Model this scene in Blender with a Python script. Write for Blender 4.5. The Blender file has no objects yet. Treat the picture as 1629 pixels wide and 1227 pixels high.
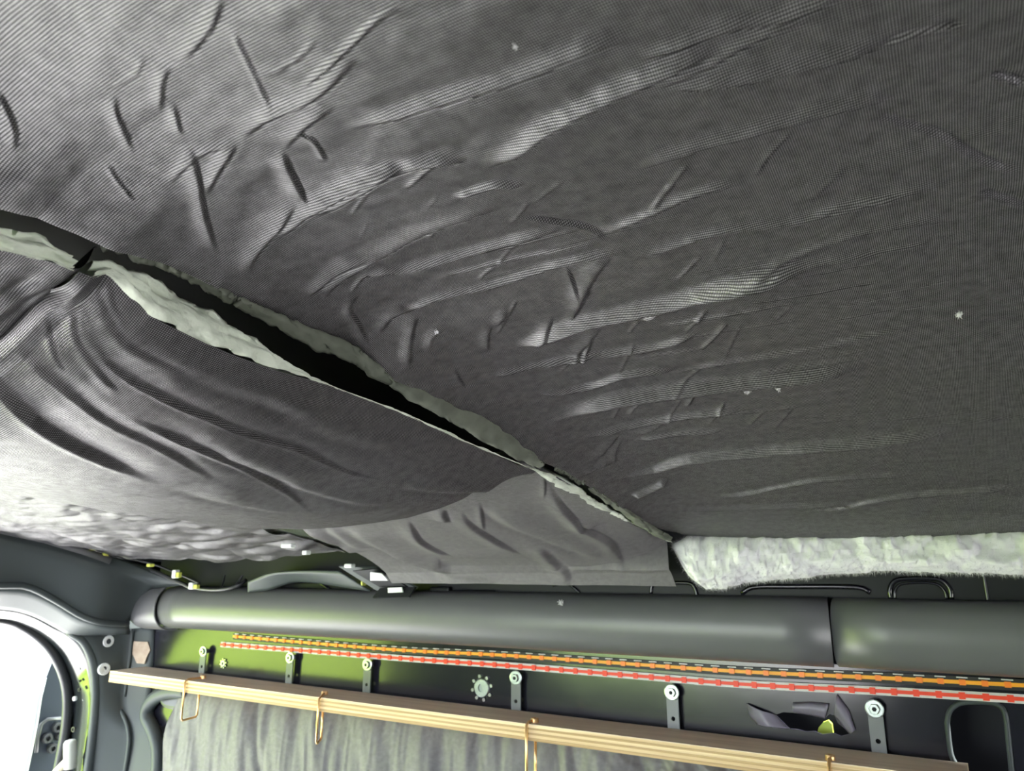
import bpy, bmesh, math, random
import numpy as np
from mathutils import Vector, Matrix

random.seed(7)
rng = np.random.default_rng(11)
SC = bpy.context.scene
COL = SC.collection

# ------------------------------------------------------------------ camera
W, H, F = 1629.0, 1227.0, 1176.0
CX, CY = 815.0, 613.0
PITCH = math.atan(295.0 / F)          # camera looks 14 degrees up
YAW = math.atan(712.0 / math.hypot(F, 295.0))   # heading turned towards the rear of the van
EYE = 1.75                             # camera height over the load floor
hd = np.array([-math.sin(YAW), math.cos(YAW), 0.0])
RT = np.array([math.cos(YAW), math.sin(YAW), 0.0])
FW = hd * math.cos(PITCH) + np.array([0, 0, math.sin(PITCH)])
UP = np.cross(RT, FW)
cam_d = bpy.data.cameras.new('camera')
cam = bpy.data.objects.new('camera', cam_d)
COL.objects.link(cam)
cam_d.sensor_width = 36.0
cam_d.lens = 36.0 * F / W
cam_d.clip_start = 0.01
cam.matrix_world = Matrix(((RT[0], UP[0], -FW[0], 0), (RT[1], UP[1], -FW[1], 0),
                           (RT[2], UP[2], -FW[2], EYE), (0, 0, 0, 1)))
cam_d.dof.use_dof = True
cam_d.dof.focus_distance = 0.55
cam_d.dof.aperture_fstop = 18.0
SC.camera = cam

# ------------------------------------------------------------------ sky, sun, exposure
wd = bpy.data.worlds.new('sky')
SC.world = wd
wd.use_nodes = True
wn = wd.node_tree
bg = wn.nodes['Background']
bg.inputs['Color'].default_value = (0.86, 0.93, 1.0, 1)
bg.inputs['Strength'].default_value = 2.6
sun_d = bpy.data.lights.new('sun', 'SUN')
sun_d.energy = 9.0
sun_d.angle = math.radians(1.0)
sun_d.color = (1.0, 0.96, 0.90)
sun = bpy.data.objects.new('sun', sun_d)
COL.objects.link(sun)
sun.rotation_euler = Vector((-0.50, -0.16, -0.82)).to_track_quat('-Z', 'Y').to_euler()
SC.view_settings.view_transform = 'Standard'
SC.view_settings.look = 'None'
SC.view_settings.gamma = 1.0
SC.view_settings.use_curve_mapping = False
SC.view_settings.exposure = 2.3
SC.cycles.max_bounces = 10
SC.cycles.diffuse_bounces = 6
SC.cycles.glossy_bounces = 5
SC.cycles.sample_clamp_indirect = 12.0
SC.cycles.use_denoising = True


# ------------------------------------------------------------------ pixel helpers (camera-relative metres)
def ray(u, v):
    return RT * (u - CX) + UP * (CY - v) + FW * F

def onX(u, v, x):
    d = ray(u, v); s = x / d[0]
    return np.array([x, d[1] * s, d[2] * s])

def onY(u, v, y):
    d = ray(u, v); s = y / d[1]
    return np.array([d[0] * s, y, d[2] * s])

def onZ(u, v, z):
    d = ray(u, v); s = z / d[2]
    return np.array([d[0] * s, d[1] * s, z])

def wz(p):
    """camera-relative -> world"""
    return (float(p[0]), float(p[1]), float(p[2]) + EYE)


# ------------------------------------------------------------------ materials
def mat(name, col, rough=0.5, metal=0.0, spec=0.5, coat=0.0, bump=None, mottle=None, sheen=0.0, coat_rough=0.05):
    m = bpy.data.materials.new(name); m.use_nodes = True
    nt = m.node_tree; b = nt.nodes['Principled BSDF']
    b.inputs['Base Color'].default_value = (*col, 1)
    b.inputs['Roughness'].default_value = rough
    b.inputs['Metallic'].default_value = metal
    b.inputs['Specular IOR Level'].default_value = spec
    b.inputs['Coat Weight'].default_value = coat
    b.inputs['Coat Roughness'].default_value = coat_rough
    b.inputs['Sheen Weight'].default_value = sheen
    tc = nt.nodes.new('ShaderNodeTexCoord')
    if mottle:
        sc_, amt, col2 = mottle
        n = nt.nodes.new('ShaderNodeTexNoise'); n.inputs['Scale'].default_value = sc_
        n.inputs['Detail'].default_value = 4
        nt.links.new(tc.outputs['Object'], n.inputs['Vector'])
        r = nt.nodes.new('ShaderNodeValToRGB')
        r.color_ramp.elements[0].position = 0.5 - amt; r.color_ramp.elements[1].position = 0.5 + amt
        r.color_ramp.elements[0].color = (*col, 1); r.color_ramp.elements[1].color = (*col2, 1)
        nt.links.new(n.outputs['Fac'], r.inputs['Fac'])
        nt.links.new(r.outputs['Color'], b.inputs['Base Color'])
    if bump:
        sc_, st, dist = bump
        n = nt.nodes.new('ShaderNodeTexNoise'); n.inputs['Scale'].default_value = sc_
        n.inputs['Detail'].default_value = 3
        nt.links.new(tc.outputs['Object'], n.inputs['Vector'])
        bp = nt.nodes.new('ShaderNodeBump'); bp.inputs['Strength'].default_value = st
        bp.inputs['Distance'].default_value = dist
        nt.links.new(n.outputs['Fac'], bp.inputs['Height'])
        nt.links.new(bp.outputs['Normal'], b.inputs['Normal'])
    return m

def math_node(nt, op, a=None, b=None, va=0.0, vb=0.0):
    n = nt.nodes.new('ShaderNodeMath'); n.operation = op
    n.inputs[0].default_value = va; n.inputs[1].default_value = vb
    if a is not None: nt.links.new(a, n.inputs[0])
    if b is not None: nt.links.new(b, n.inputs[1])
    return n.outputs[0]

def fabric_mat(name, dark, light, pitch=0.00118, rough=0.42, spec=0.6):
    """black spun facing cloth: fine staggered weave, semi-gloss threads"""
    m = bpy.data.materials.new(name); m.use_nodes = True
    nt = m.node_tree; b = nt.nodes['Principled BSDF']
    uv = nt.nodes.new('ShaderNodeUVMap'); uv.uv_map = 'UVMap'
    sx = nt.nodes.new('ShaderNodeSeparateXYZ'); nt.links.new(uv.outputs['UV'], sx.inputs[0])
    k = 2 * math.pi / pitch
    # slight irregularity of the threads
    nz = nt.nodes.new('ShaderNodeTexNoise'); nz.inputs['Scale'].default_value = 90; nz.inputs['Detail'].default_value = 2
    nt.links.new(uv.outputs['UV'], nz.inputs['Vector'])
    wob = math_node(nt, 'MULTIPLY', nz.outputs['Fac'], None, vb=0.9)
    a = math_node(nt, 'ADD', math_node(nt, 'MULTIPLY', sx.outputs[0], None, vb=k * 0.62), wob)
    c = math_node(nt, 'ADD', math_node(nt, 'MULTIPLY', sx.outputs[1], None, vb=k * 0.5), wob)
    s = math_node(nt, 'MULTIPLY', math_node(nt, 'SINE', a), math_node(nt, 'SINE', c))
    s = math_node(nt, 'ABSOLUTE', s)
    s = math_node(nt, 'POWER', s, None, vb=1.4)
    n2 = nt.nodes.new('ShaderNodeTexNoise'); n2.inputs['Scale'].default_value = 120
    n2.inputs['Detail'].default_value = 5; n2.inputs['Roughness'].default_value = 0.7
    nt.links.new(uv.outputs['UV'], n2.inputs['Vector'])
    mr = nt.nodes.new('ShaderNodeMapRange')
    mr.inputs['From Min'].default_value = 0.3; mr.inputs['From Max'].default_value = 0.7
    mr.inputs['To Min'].default_value = 0.65; mr.inputs['To Max'].default_value = 1.25
    nt.links.new(n2.outputs['Fac'], mr.inputs['Value'])
    s2 = math_node(nt, 'MULTIPLY', s, mr.outputs[0])
    mix = nt.nodes.new('ShaderNodeMix'); mix.data_type = 'RGBA'
    mix.inputs['A'].default_value = (*dark, 1); mix.inputs['B'].default_value = (*light, 1)
    nt.links.new(s2, mix.inputs['Factor'])
    nt.links.new(mix.outputs['Result'], b.inputs['Base Color'])
    b.inputs['Roughness'].default_value = rough
    bp = nt.nodes.new('ShaderNodeBump'); bp.inputs['Strength'].default_value = 0.35
    bp.inputs['Distance'].default_value = 0.0003
    nt.links.new(s2, bp.inputs['Height'])
    nt.links.new(bp.outputs['Normal'], b.inputs['Normal'])
    # loose threads shine evenly from every side: matte cloth plus a fixed share of rough gloss, less in the gaps
    b.inputs['Specular IOR Level'].default_value = 0.0
    gl = nt.nodes.new('ShaderNodeBsdfGlossy'); gl.inputs['Roughness'].default_value = rough
    gl.inputs['Color'].default_value = (1, 0.99, 1, 1)
    nt.links.new(bp.outputs['Normal'], gl.inputs['Normal'])
    sp = nt.nodes.new('ShaderNodeMapRange')
    sp.inputs['To Min'].default_value = 0.02 * spec; sp.inputs['To Max'].default_value = 0.30 * spec
    nt.links.new(s2, sp.inputs['Value'])
    ms = nt.nodes.new('ShaderNodeMixShader')
    nt.links.new(sp.outputs[0], ms.inputs[0]); nt.links.new(b.outputs[0], ms.inputs[1]); nt.links.new(gl.outputs[0], ms.inputs[2])
    nt.links.new(ms.outputs[0], nt.nodes['Material Output'].inputs['Surface'])
    return m

M = {}
M['fabric'] = fabric_mat('black_facing_cloth', (0.004, 0.004, 0.0043), (0.19, 0.186, 0.19), rough=0.38, spec=0.85)
M['fabric_wall'] = fabric_mat('black_facing_cloth_plain', (0.06, 0.059, 0.06), (0.20, 0.194, 0.194), rough=0.55)
M['batting'] = mat('white_fibre_batting', (0.70, 0.76, 0.63), 0.95, spec=0.1, bump=(110, 0.6, 0.003), mottle=(55, 0.2, (0.58, 0.64, 0.52)))  # green cast of the light is tinted into the white fibre colour
M['batting_shaded'] = mat('shaded_fibre_batting', (0.17, 0.185, 0.145), 0.95, spec=0.1, bump=(90, 0.5, 0.002), mottle=(40, 0.25, (0.09, 0.10, 0.08)))  # darker batting copy: shade of the seam crevice painted into the colour
M['fluff'] = mat('white_cotton_fluff', (0.78, 0.78, 0.79), 0.95, spec=0.1, bump=(120, 0.4, 0.001), mottle=(22, 0.3, (0.64, 0.64, 0.66)))
M['paint'] = mat('gloss_black_body_paint', (0.012, 0.012, 0.019), 0.20, spec=0.5, coat=0.25, coat_rough=0.10, bump=(9, 0.05, 0.01))
M['paint_in'] = mat('dark_primer_paint', (0.052, 0.063, 0.065), 0.45, spec=0.3, bump=(60, 0.05, 0.001))
M['plastic'] = mat('satin_black_plastic', (0.11, 0.112, 0.118), 0.38, spec=0.6, bump=(250, 0.08, 0.0005), mottle=(14, 0.3, (0.125, 0.127, 0.133)))
M['rubber'] = mat('black_rubber', (0.025, 0.027, 0.03), 0.35, spec=0.5)
M['steel_dark'] = mat('dark_roof_steel', (0.006, 0.007, 0.010), 0.5, spec=0.3)
M['zinc'] = mat('zinc_plated_steel', (0.62, 0.68, 0.66), 0.32, metal=0.9, mottle=(300, 0.3, (0.45, 0.5, 0.48)))
M['strap'] = mat('dark_galvanised_strap', (0.16, 0.165, 0.165), 0.45, metal=0.6)
M['brass'] = mat('copper_brass_wire', (0.86, 0.56, 0.27), 0.28, metal=0.95)
M['orange'] = mat('orange_tape', (0.95, 0.40, 0.015), 0.45)
M['orange_chip'] = mat('orange_chip', (0.95, 0.25, 0.02), 0.4)
M['red'] = mat('red_tape', (0.88, 0.06, 0.02), 0.45)
M['white_tape'] = mat('white_tape', (0.68, 0.67, 0.66), 0.45)
M['black_tape'] = mat('black_tape', (0.01, 0.01, 0.01), 0.5)
M['clip'] = mat('white_nylon_clip', (0.75, 0.78, 0.78), 0.35)
M['clip_yellow'] = mat('yellow_green_clip', (0.6, 0.65, 0.12), 0.4)
M['foam'] = mat('tan_sealant', (0.36, 0.27, 0.20), 0.8, bump=(90, 0.6, 0.002), mottle=(60, 0.25, (0.5, 0.42, 0.34)))
M['grass'] = mat('grass', (0.20, 0.36, 0.035), 0.9, mottle=(3, 0.3, (0.30, 0.46, 0.06)))
M['gravel'] = mat('pale_gravel', (0.50, 0.475, 0.49), 0.9, mottle=(8, 0.3, (0.60, 0.57, 0.585)))
M['bounce_pale'] = mat('added_pale_bounce', (0.62, 0.605, 0.60), 0.9, mottle=(5, 0.3, (0.68, 0.66, 0.66)))
M['hedge'] = mat('hedge_leaves', (0.16, 0.30, 0.02), 0.6, mottle=(4, 0.25, (0.42, 0.56, 0.06)))
M['white_wall'] = mat('white_render', (0.85, 0.85, 0.83), 0.9)
M['floor'] = mat('grey_plywood_floor', (0.10, 0.095, 0.09), 0.7, mottle=(6, 0.3, (0.13, 0.12, 0.11)))
M['screw'] = mat('bright_screw', (0.72, 0.74, 0.74), 0.25, metal=1.0)
M['torn'] = mat('sheen_torn_sheet', (0.20, 0.18, 0.23), 0.35, spec=0.5)  # lavender base colour stands in for light glancing off the flaps
M['green_foil'] = mat('green_membrane', (0.42, 0.55, 0.06), 0.5)

def wood_mat(name, c1, c2):
    m = bpy.data.materials.new(name); m.use_nodes = True
    nt = m.node_tree; b = nt.nodes['Principled BSDF']
    tc = nt.nodes.new('ShaderNodeTexCoord'); mp = nt.nodes.new('ShaderNodeMapping')
    mp.inputs['Scale'].default_value = (4, 60, 300)
    nt.links.new(tc.outputs['Object'], mp.inputs['Vector'])
    n = nt.nodes.new('ShaderNodeTexNoise'); n.inputs['Scale'].default_value = 1.0; n.inputs['Detail'].default_value = 5
    n.inputs['Distortion'].default_value = 0.6
    nt.links.new(mp.outputs[0], n.inputs['Vector'])
    r = nt.nodes.new('ShaderNodeValToRGB')
    r.color_ramp.elements[0].position = 0.35; r.color_ramp.elements[1].position = 0.66
    r.color_ramp.elements[0].color = (*c1, 1); r.color_ramp.elements[1].color = (*c2, 1)
    nt.links.new(n.outputs['Fac'], r.inputs['Fac'])
    nt.links.new(r.outputs['Color'], b.inputs['Base Color'])
    b.inputs['Roughness'].default_value = 0.6
    return m
M['ply_light'] = wood_mat('pale_plywood_ply', (0.66, 0.47, 0.25), (0.84, 0.66, 0.40))
M['ply_dark'] = wood_mat('brown_plywood_ply', (0.40, 0.25, 0.11), (0.58, 0.40, 0.20))
M['ply_top'] = wood_mat('plywood_face', (0.70, 0.56, 0.42), (0.84, 0.70, 0.54))


# ------------------------------------------------------------------ object helpers
def props(o, label=None, cat=None, group=None, kind=None):
    if label: o['label'] = label
    if cat: o['category'] = cat
    if group: o['group'] = group
    if kind: o['kind'] = kind
    return o

def empty(name, loc):
    o = bpy.data.objects.new(name, None); COL.objects.link(o)
    o.location = loc; o.empty_display_size = 0.02
    return o

def mesh_obj(name, verts, faces, material, parent=None, smooth=False, uvs=None):
    """verts in world metres; child meshes are re-based on the parent's location"""
    me = bpy.data.meshes.new(name)
    verts = np.asarray(verts, dtype=np.float64).reshape(-1, 3)
    base = np.array(parent_base(parent))
    if parent is None:
        base = verts.mean(axis=0)
    me.from_pydata((verts - base).tolist(), [], [tuple(int(i) for i in f) for f in faces])
    if smooth:
        me.polygons.foreach_set('use_smooth', [True] * len(me.polygons))
    me.materials.append(material)
    me.update()
    o = bpy.data.objects.new(name, me); COL.objects.link(o)
    if parent is None:
        o.location = base
    else:
        o.parent = parent
    return o

def parent_base(p):
    b = np.zeros(3)
    while p is not None:
        b = b + np.array(p.location); p = p.parent
    return b

def grid_obj(name, P, material, parent=None, uv=None, flip=False, smooth=True):
    """P: (n, m, 3) world metres"""
    n, m = P.shape[:2]
    base = parent_base(parent) if parent is not None else P.reshape(-1, 3).mean(axis=0)
    me = bpy.data.meshes.new(name)
    V = (P.reshape(-1, 3) - base).astype(np.float32)
    idx = np.arange(n * m).reshape(n, m)
    q = np.stack([idx[:-1, :-1], idx[:-1, 1:], idx[1:, 1:], idx[1:, :-1]], axis=-1).reshape(-1, 4)
    if flip: q = q[:, ::-1]
    q = np.ascontiguousarray(q).astype(np.int32)
    me.vertices.add(len(V)); me.vertices.foreach_set('co', V.ravel())
    me.loops.add(q.size); me.loops.foreach_set('vertex_index', q.ravel())
    me.polygons.add(len(q))
    me.polygons.foreach_set('loop_start', np.arange(0, q.size, 4, dtype=np.int32))
    me.polygons.foreach_set('loop_total', np.full(len(q), 4, dtype=np.int32))
    me.update(calc_edges=True)
    me.polygons.foreach_set('use_smooth', np.full(len(q), smooth))
    if uv is not None:
        ul = me.uv_layers.new(name='UVMap')
        ul.data.foreach_set('uv', uv.reshape(-1, 2)[q.ravel()].astype(np.float32).ravel())
    me.materials.append(material)
    me.validate()
    o = bpy.data.objects.new(name, me); COL.objects.link(o)
    if parent is not None: o.parent = parent
    else: o.location = base
    return o

def box(name, lo, hi, material, parent=None, bevel=0.0):
    (x0, y0, z0), (x1, y1, z1) = lo, hi
    v = [(x0, y0, z0), (x1, y0, z0), (x1, y1, z0), (x0, y1, z0), (x0, y0, z1), (x1, y0, z1), (x1, y1, z1), (x0, y1, z1)]
    f = [(0, 3, 2, 1), (4, 5, 6, 7), (0, 1, 5, 4), (1, 2, 6, 5), (2, 3, 7, 6), (3, 0, 4, 7)]
    o = mesh_obj(name, v, f, material, parent)
    if bevel:
        b = o.modifiers.new('bevel', 'BEVEL'); b.width = bevel; b.segments = 2
    return o

def tube(name, pts, r, material, parent=None, seg=10, closed=False):
    """round bar along world points; r number or list"""
    pts = [Vector(p) for p in pts]
    n = len(pts)
    rr = r if hasattr(r, '__len__') else [r] * n
    V, Fc = [], []
    prev = None
    for i, p in enumerate(pts):
        if closed: t = pts[(i + 1) % n] - pts[i - 1]
        else: t = pts[min(i + 1, n - 1)] - pts[max(i - 1, 0)]
        t.normalize()
        if prev is None:
            a = Vector((0, 0, 1)) if abs(t.z) < 0.8 else Vector((1, 0, 0))
            nrm = t.cross(a).normalized()
        else:
            nrm = (prev - t * prev.dot(t)).normalized()
        prev = nrm; bn = t.cross(nrm)
        for k in range(seg):
            a = 2 * math.pi * k / seg
            V.append(p + (nrm * math.cos(a) + bn * math.sin(a)) * rr[i])
    m = n if closed else n - 1
    for i in range(m):
        j = (i + 1) % n
        for k in range(seg):
            k2 = (k + 1) % seg
            Fc.append((i * seg + k, i * seg + k2, j * seg + k2, j * seg + k))
    if not closed:
        Fc.append(tuple(range(seg))[::-1]); Fc.append(tuple(range((n - 1) * seg, n * seg)))
    return mesh_obj(name, [tuple(v) for v in V], Fc, material, parent, smooth=True)

def resample(pts, n):
    pts = np.asarray(pts, float)
    d = np.r_[0, np.cumsum(np.linalg.norm(np.diff(pts, axis=0), axis=1))]
    t = np.linspace(0, d[-1], n)
    return np.stack([np.interp(t, d, pts[:, k]) for k in range(pts.shape[1])], axis=1)

def spline(pts, n):
    """Catmull-Rom through points, resampled"""
    p = np.asarray(pts, float)
    p = np.vstack([2 * p[0] - p[1], p, 2 * p[-1] - p[-2]])
    out = []
    for i in range(1, len(p) - 2):
        t = np.linspace(0, 1, 12, endpoint=False)[:, None]
        a, b, c, d = p[i - 1], p[i], p[i + 1], p[i + 2]
        out.append(0.5 * ((2 * b) + (-a + c) * t + (2 * a - 5 * b + 4 * c - d) * t**2 + (-a + 3 * b - 3 * c + d) * t**3))
    out.append(p[-2][None])
    return resample(np.vstack(out), n)

def disc(name, c, axis, r, h, material, parent=None, seg=20, inner=None):
    """short cylinder (or ring) centred at c, pushed out along axis"""
    c = Vector(c); a = Vector(axis).normalized()
    e = Vector((0, 0, 1)) if abs(a.z) < 0.8 else Vector((1, 0, 0))
    u = a.cross(e).normalized(); w = a.cross(u)
    V, Fc = [], []
    rings = [(r, 0), (r, h * 0.7), (r * 0.9, h)]
    if inner: rings += [(inner, h), (inner, h * 0.2)]
    for (q, z) in rings:
        for k in range(seg):
            t = 2 * math.pi * k / seg
            V.append(tuple(c + a * z + (u * math.cos(t) + w * math.sin(t)) * q))
    for i in range(len(rings) - 1):
        for k in range(seg):
            k2 = (k + 1) % seg
            Fc.append((i * seg + k, i * seg + k2, (i + 1) * seg + k2, (i + 1) * seg + k))
    Fc.append(tuple(range((len(rings) - 1) * seg, len(rings) * seg)))
    Fc.append(tuple(range(seg))[::-1])
    return mesh_obj(name, V, Fc, material, parent)

# ------------------------------------------------------------------ value noise
def vnoise(x, y, seed=0):
    t = np.random.default_rng(seed).random((256, 256))
    xi = np.floor(x).astype(int); yi = np.floor(y).astype(int)
    fx = x - xi; fy = y - yi
    fx = fx * fx * (3 - 2 * fx); fy = fy * fy * (3 - 2 * fy)
    a = t[xi % 256, yi % 256]; b = t[(xi + 1) % 256, yi % 256]
    c = t[xi % 256, (yi + 1) % 256]; d = t[(xi + 1) % 256, (yi + 1) % 256]
    return (a * (1 - fx) + b * fx) * (1 - fy) + (c * (1 - fx) + d * fx) * fy - 0.5

def fbm(x, y, seed=0, oct=4, gain=0.5):
    s = 0; a = 1.0
    for k in range(oct):
        s = s + a * vnoise(x * 2**k + 17.3 * k, y * 2**k + 5.1 * k, seed + k); a *= gain
    return s

# ------------------------------------------------------------------ ceiling profile (camera-relative)
def interp_px(pixels, x):
    """edge traced on the plane X = x -> arrays Y, Z"""
    p = np.array([onX(u, v, x) for u, v in pixels])
    o = np.argsort(p[:, 1])
    return p[o, 1], p[o, 2]

XR, XL, XB = -0.317, -0.335, -0.86
EDGE_R = [(0, 333), (60, 345), (130, 375), (180, 395), (260, 420), (330, 450), (400, 485), (480, 515), (560, 548),
          (625, 603), (700, 638), (780, 672), (860, 733), (900, 750), (960, 790), (1040, 838), (1092, 852)]
EDGE_L = [(0, 398), (80, 417), (150, 442), (172, 436), (240, 503), (330, 547), (430, 585), (520, 612), (640, 657), (760, 712),
          (850, 748), (868, 762), (960, 812), (1078, 868)]
EDGE_LT = [(0, 355), (70, 372), (110, 400), (152, 415), (175, 414), (240, 430), (310, 475), (365, 505), (420, 535), (462, 568), (500, 596),
           (560, 622), (640, 650), (760, 705), (850, 744), (868, 748), (900, 755), (960, 797), (1078, 860)]
yR, zR = interp_px(EDGE_R, XR)
yL, zL = interp_px(EDGE_L, XL)
yT, zT = interp_px(EDGE_LT, XL)
C_Y = np.array([-0.75, -0.55, -0.3, 0.0, 0.13, 0.31, 0.6, 0.8, 0.95, 1.0, 1.06, 1.14])
C_Z = np.array([0.1, 0.12, 0.132, 0.142, 0.146, 0.142, 0.110, 0.080, 0.056, 0.046, 0.02, -0.03])
def C(y): return np.interp(y, C_Y, C_Z)
R_Y = np.array([-0.75, -0.55, -0.4, 0.0, 0.3, 0.6, 0.8, 0.95, 1.0, 1.06, 1.14])
R_Z = np.array([0.16, 0.16, 0.17, 0.178, 0.178, 0.142, 0.100, 0.062, 0.046, 0.02, -0.03])
def CR(y): return np.interp(y, R_Y, R_Z)
def smoothstep(a, b, x):
    t = np.clip((x - a) / (b - a), 0, 1); return t * t * (3 - 2 * t)

def zright(x, y):
    e = np.interp(y, yR, zR, left=C(-0.3) * 0 + zR[0], right=zR[-1])
    e = np.where(y < yR[0], np.minimum(e, C(y)), e)
    t = x - XR
    base = CR(y) - 0.004 - 0.006 * np.sin(np.clip(t / 0.5, 0, 1) * math.pi)
    k = np.exp(-(np.clip(t, 0, 9) / 0.055)**1.15)
    return base * (1 - k) + e * k

def zbelly(x, y):
    e = np.interp(y, yL, zL)
    a = np.clip((XL - x) / (XL - XB), 0, 1)
    lo = np.interp(y, [0.15, 0.28, 0.42, 0.54, 0.62], [0.072, 0.060, 0.050, 0.042, 0.046])
    base = e * (1 - a) + (C(y) - 0.004) * a
    mid = e * 0.5 + (C(y) - 0.004) * 0.5
    z = base - (mid - lo) * (1 - np.abs(1 - 2 * a)**3)
    z = z + 0.045 * np.exp(-np.clip(0.612 - y, 0, 1) / 0.010) * smoothstep(0.0, 0.12, a)
    z = z + 0.02 * np.exp(-np.clip(y - 0.176, 0, 1) / 0.012) * smoothstep(0.0, 0.08, a)
    return z

def zupper(x, y):
    """blanket nearest the camera on the far side of the seam"""
    e = np.interp(y, yL, zL)
    a = np.clip((XL - x) / (XL - XB), 0, 1)
    base = e * (1 - a) + (C(y) - 0.004) * a
    z = base - 0.045 * (1 - np.abs(1 - 2 * a)**3) * np.interp(y, [-0.4, 0.0, 0.2], [0.7, 1.0, 0.75])
    z = z + 0.015 * np.exp(-np.clip(0.180 - y, 0, 1) / 0.0025)
    return z

def zlower(x, y):
    """blanket running down to the roof rail"""
    e = np.interp(y, yL, zL)
    a = np.clip((XL - x) / (XL - XB), 0, 1)
    prof = np.interp(y, [0.55, 0.62, 0.70, 0.80, 0.88, 0.94, 0.975, 0.995, 1.006, 1.012],
                     [0.108, 0.098, 0.084, 0.062, 0.042, 0.022, 0.008, -0.003, -0.014, -0.020])
    k = np.exp(-a / 0.10)
    edge = np.where(y < 0.985, np.maximum(e, prof), prof)
    z = prof * (1 - k) + edge * k
    return z - 0.010 * np.sin(math.pi * a)**2 * smoothstep(0.62, 0.72, y) * (1 - smoothstep(0.9, 0.98, y))

def zrear(x, y):
    return C(y) - 0.008 - 0.012 * np.sin(np.clip((x + 1.65) / 0.75, 0, 1) * math.pi)

def hits(uv, zf):
    """where the sight lines through pixels meet the undisturbed cloth (X, Y)"""
    uv = np.atleast_2d(np.asarray(uv, float))
    d = RT * (uv[:, :1] - CX) + UP * (CY - uv[:, 1:2]) + FW * F
    d = d / np.linalg.norm(d, axis=1)[:, None]
    s = np.linspace(0.08, 2.2, 420)
    g = d[:, 2:3] * s - zf(d[:, 0:1] * s, d[:, 1:2] * s)
    k = np.argmax(g > 0, axis=1); k[k == 0] = len(s) - 1
    i = np.arange(len(uv)); g0, g1 = g[i, k - 1], g[i, k]
    f = np.clip(-g0 / np.where(np.abs(g1 - g0) < 1e-12, 1, g1 - g0), 0, 1)
    lo, hi = s[k - 1], s[k]
    m = lo + (hi - lo) * f
    for _ in range(3):                                             # refine
        gm = d[:, 2] * m - zf(d[:, 0] * m, d[:, 1] * m)
        lo = np.where(gm > 0, lo, m); hi = np.where(gm > 0, m, hi)
        m = 0.5 * (lo + hi) if _ == 2 else lo + (hi - lo) * 0.5
    return d[:, :2] * m[:, None]

def hit(u, v, zf): return hits([(u, v)], zf)[0]

def wrinkle_field(xs, ys, wrinkles, zf, long_k=1.0, short_k=1.0, wk=1.0):
    """height field (metres, towards the room) of the folds; each fold is (pixels, width px, height ratio, skew)"""
    Hf = np.zeros((len(ys), len(xs)))
    for (px, wpx, hr, skew) in wrinkles:
        fine = spline(px, max(8, 5 * len(px)))
        P = hits(fine, zf)
        mid = fine[len(fine) // 2]
        tdir = fine[-1] - fine[0]; tdir = tdir / np.linalg.norm(tdir)
        nd = np.array([-tdir[1], tdir[0]])
        if nd @ np.array([1.0, 0.75]) < 0: nd = -nd           # image side that lies in shade
        a, b = hits([mid + nd * wpx * 0.5, mid - nd * wpx * 0.5], zf)
        w = float(np.clip(np.linalg.norm(a - b), 0.0008, 0.05))
        sd = a - b
        lng = abs(hr) < 0.23
        if lng: w *= wk
        if lng and long_k > 2 and mid[1] > 400: w *= 0.85; hr = hr * 1.6
        if not lng: w = min(w, 0.016)
        hgt = w * hr * (long_k if lng else short_k)
        pad = 3.5 * w
        x0, x1 = P[:, 0].min() - pad, P[:, 0].max() + pad
        y0, y1 = P[:, 1].min() - pad, P[:, 1].max() + pad
        i0, i1 = np.searchsorted(xs, [x0, x1]); j0, j1 = np.searchsorted(ys, [y0, y1])
        if i1 - i0 < 2 or j1 - j0 < 2: continue
        gx, gy = np.meshgrid(xs[i0:i1], ys[j0:j1])
        best = np.full(gx.shape, 1e9); sg = np.zeros(gx.shape); tt = np.zeros(gx.shape)
        n = len(P) - 1
        for k in range(n):
            p, q = P[k], P[k + 1]; dq = q - p; L2 = dq @ dq + 1e-12
            t = np.clip(((gx - p[0]) * dq[0] + (gy - p[1]) * dq[1]) / L2, 0, 1)
            ex = gx - p[0] - t * dq[0]; ey = gy - p[1] - t * dq[1]
            d = np.hypot(ex, ey)
            nx, ny = -dq[1], dq[0]
            if nx * sd[0] + ny * sd[1] < 0: nx, ny = -nx, -ny
            s = np.sign(ex * nx + ey * ny)
            m = d < best
            best[m] = d[m]; sg[m] = s[m]; tt[m] = (k + t[m]) / n
        wl, wd_ = (w * (1 + skew) * 0.6, w * max(0.15, (1 - skew)) * 0.5) if lng else (w * (1 + skew) * 0.75, w * max(0.15, (1 - skew)) * 0.32)
        ww = np.where(sg > 0, wd_, wl)
        prof = np.exp(-(best / ww)**2)
        # crease on the shaded side
        prof = prof - 0.35 * np.exp(-((best - 1.6 * wd_) / (0.7 * wd_))**2) * (sg > 0)
        taper = np.clip(np.minimum(tt, 1 - tt) * (5.5 if lng else 3.2), 0, 1); taper = taper * taper * (3 - 2 * taper)
        Hf[j0:j1, i0:i1] += hgt * prof * taper
    return Hf

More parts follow.
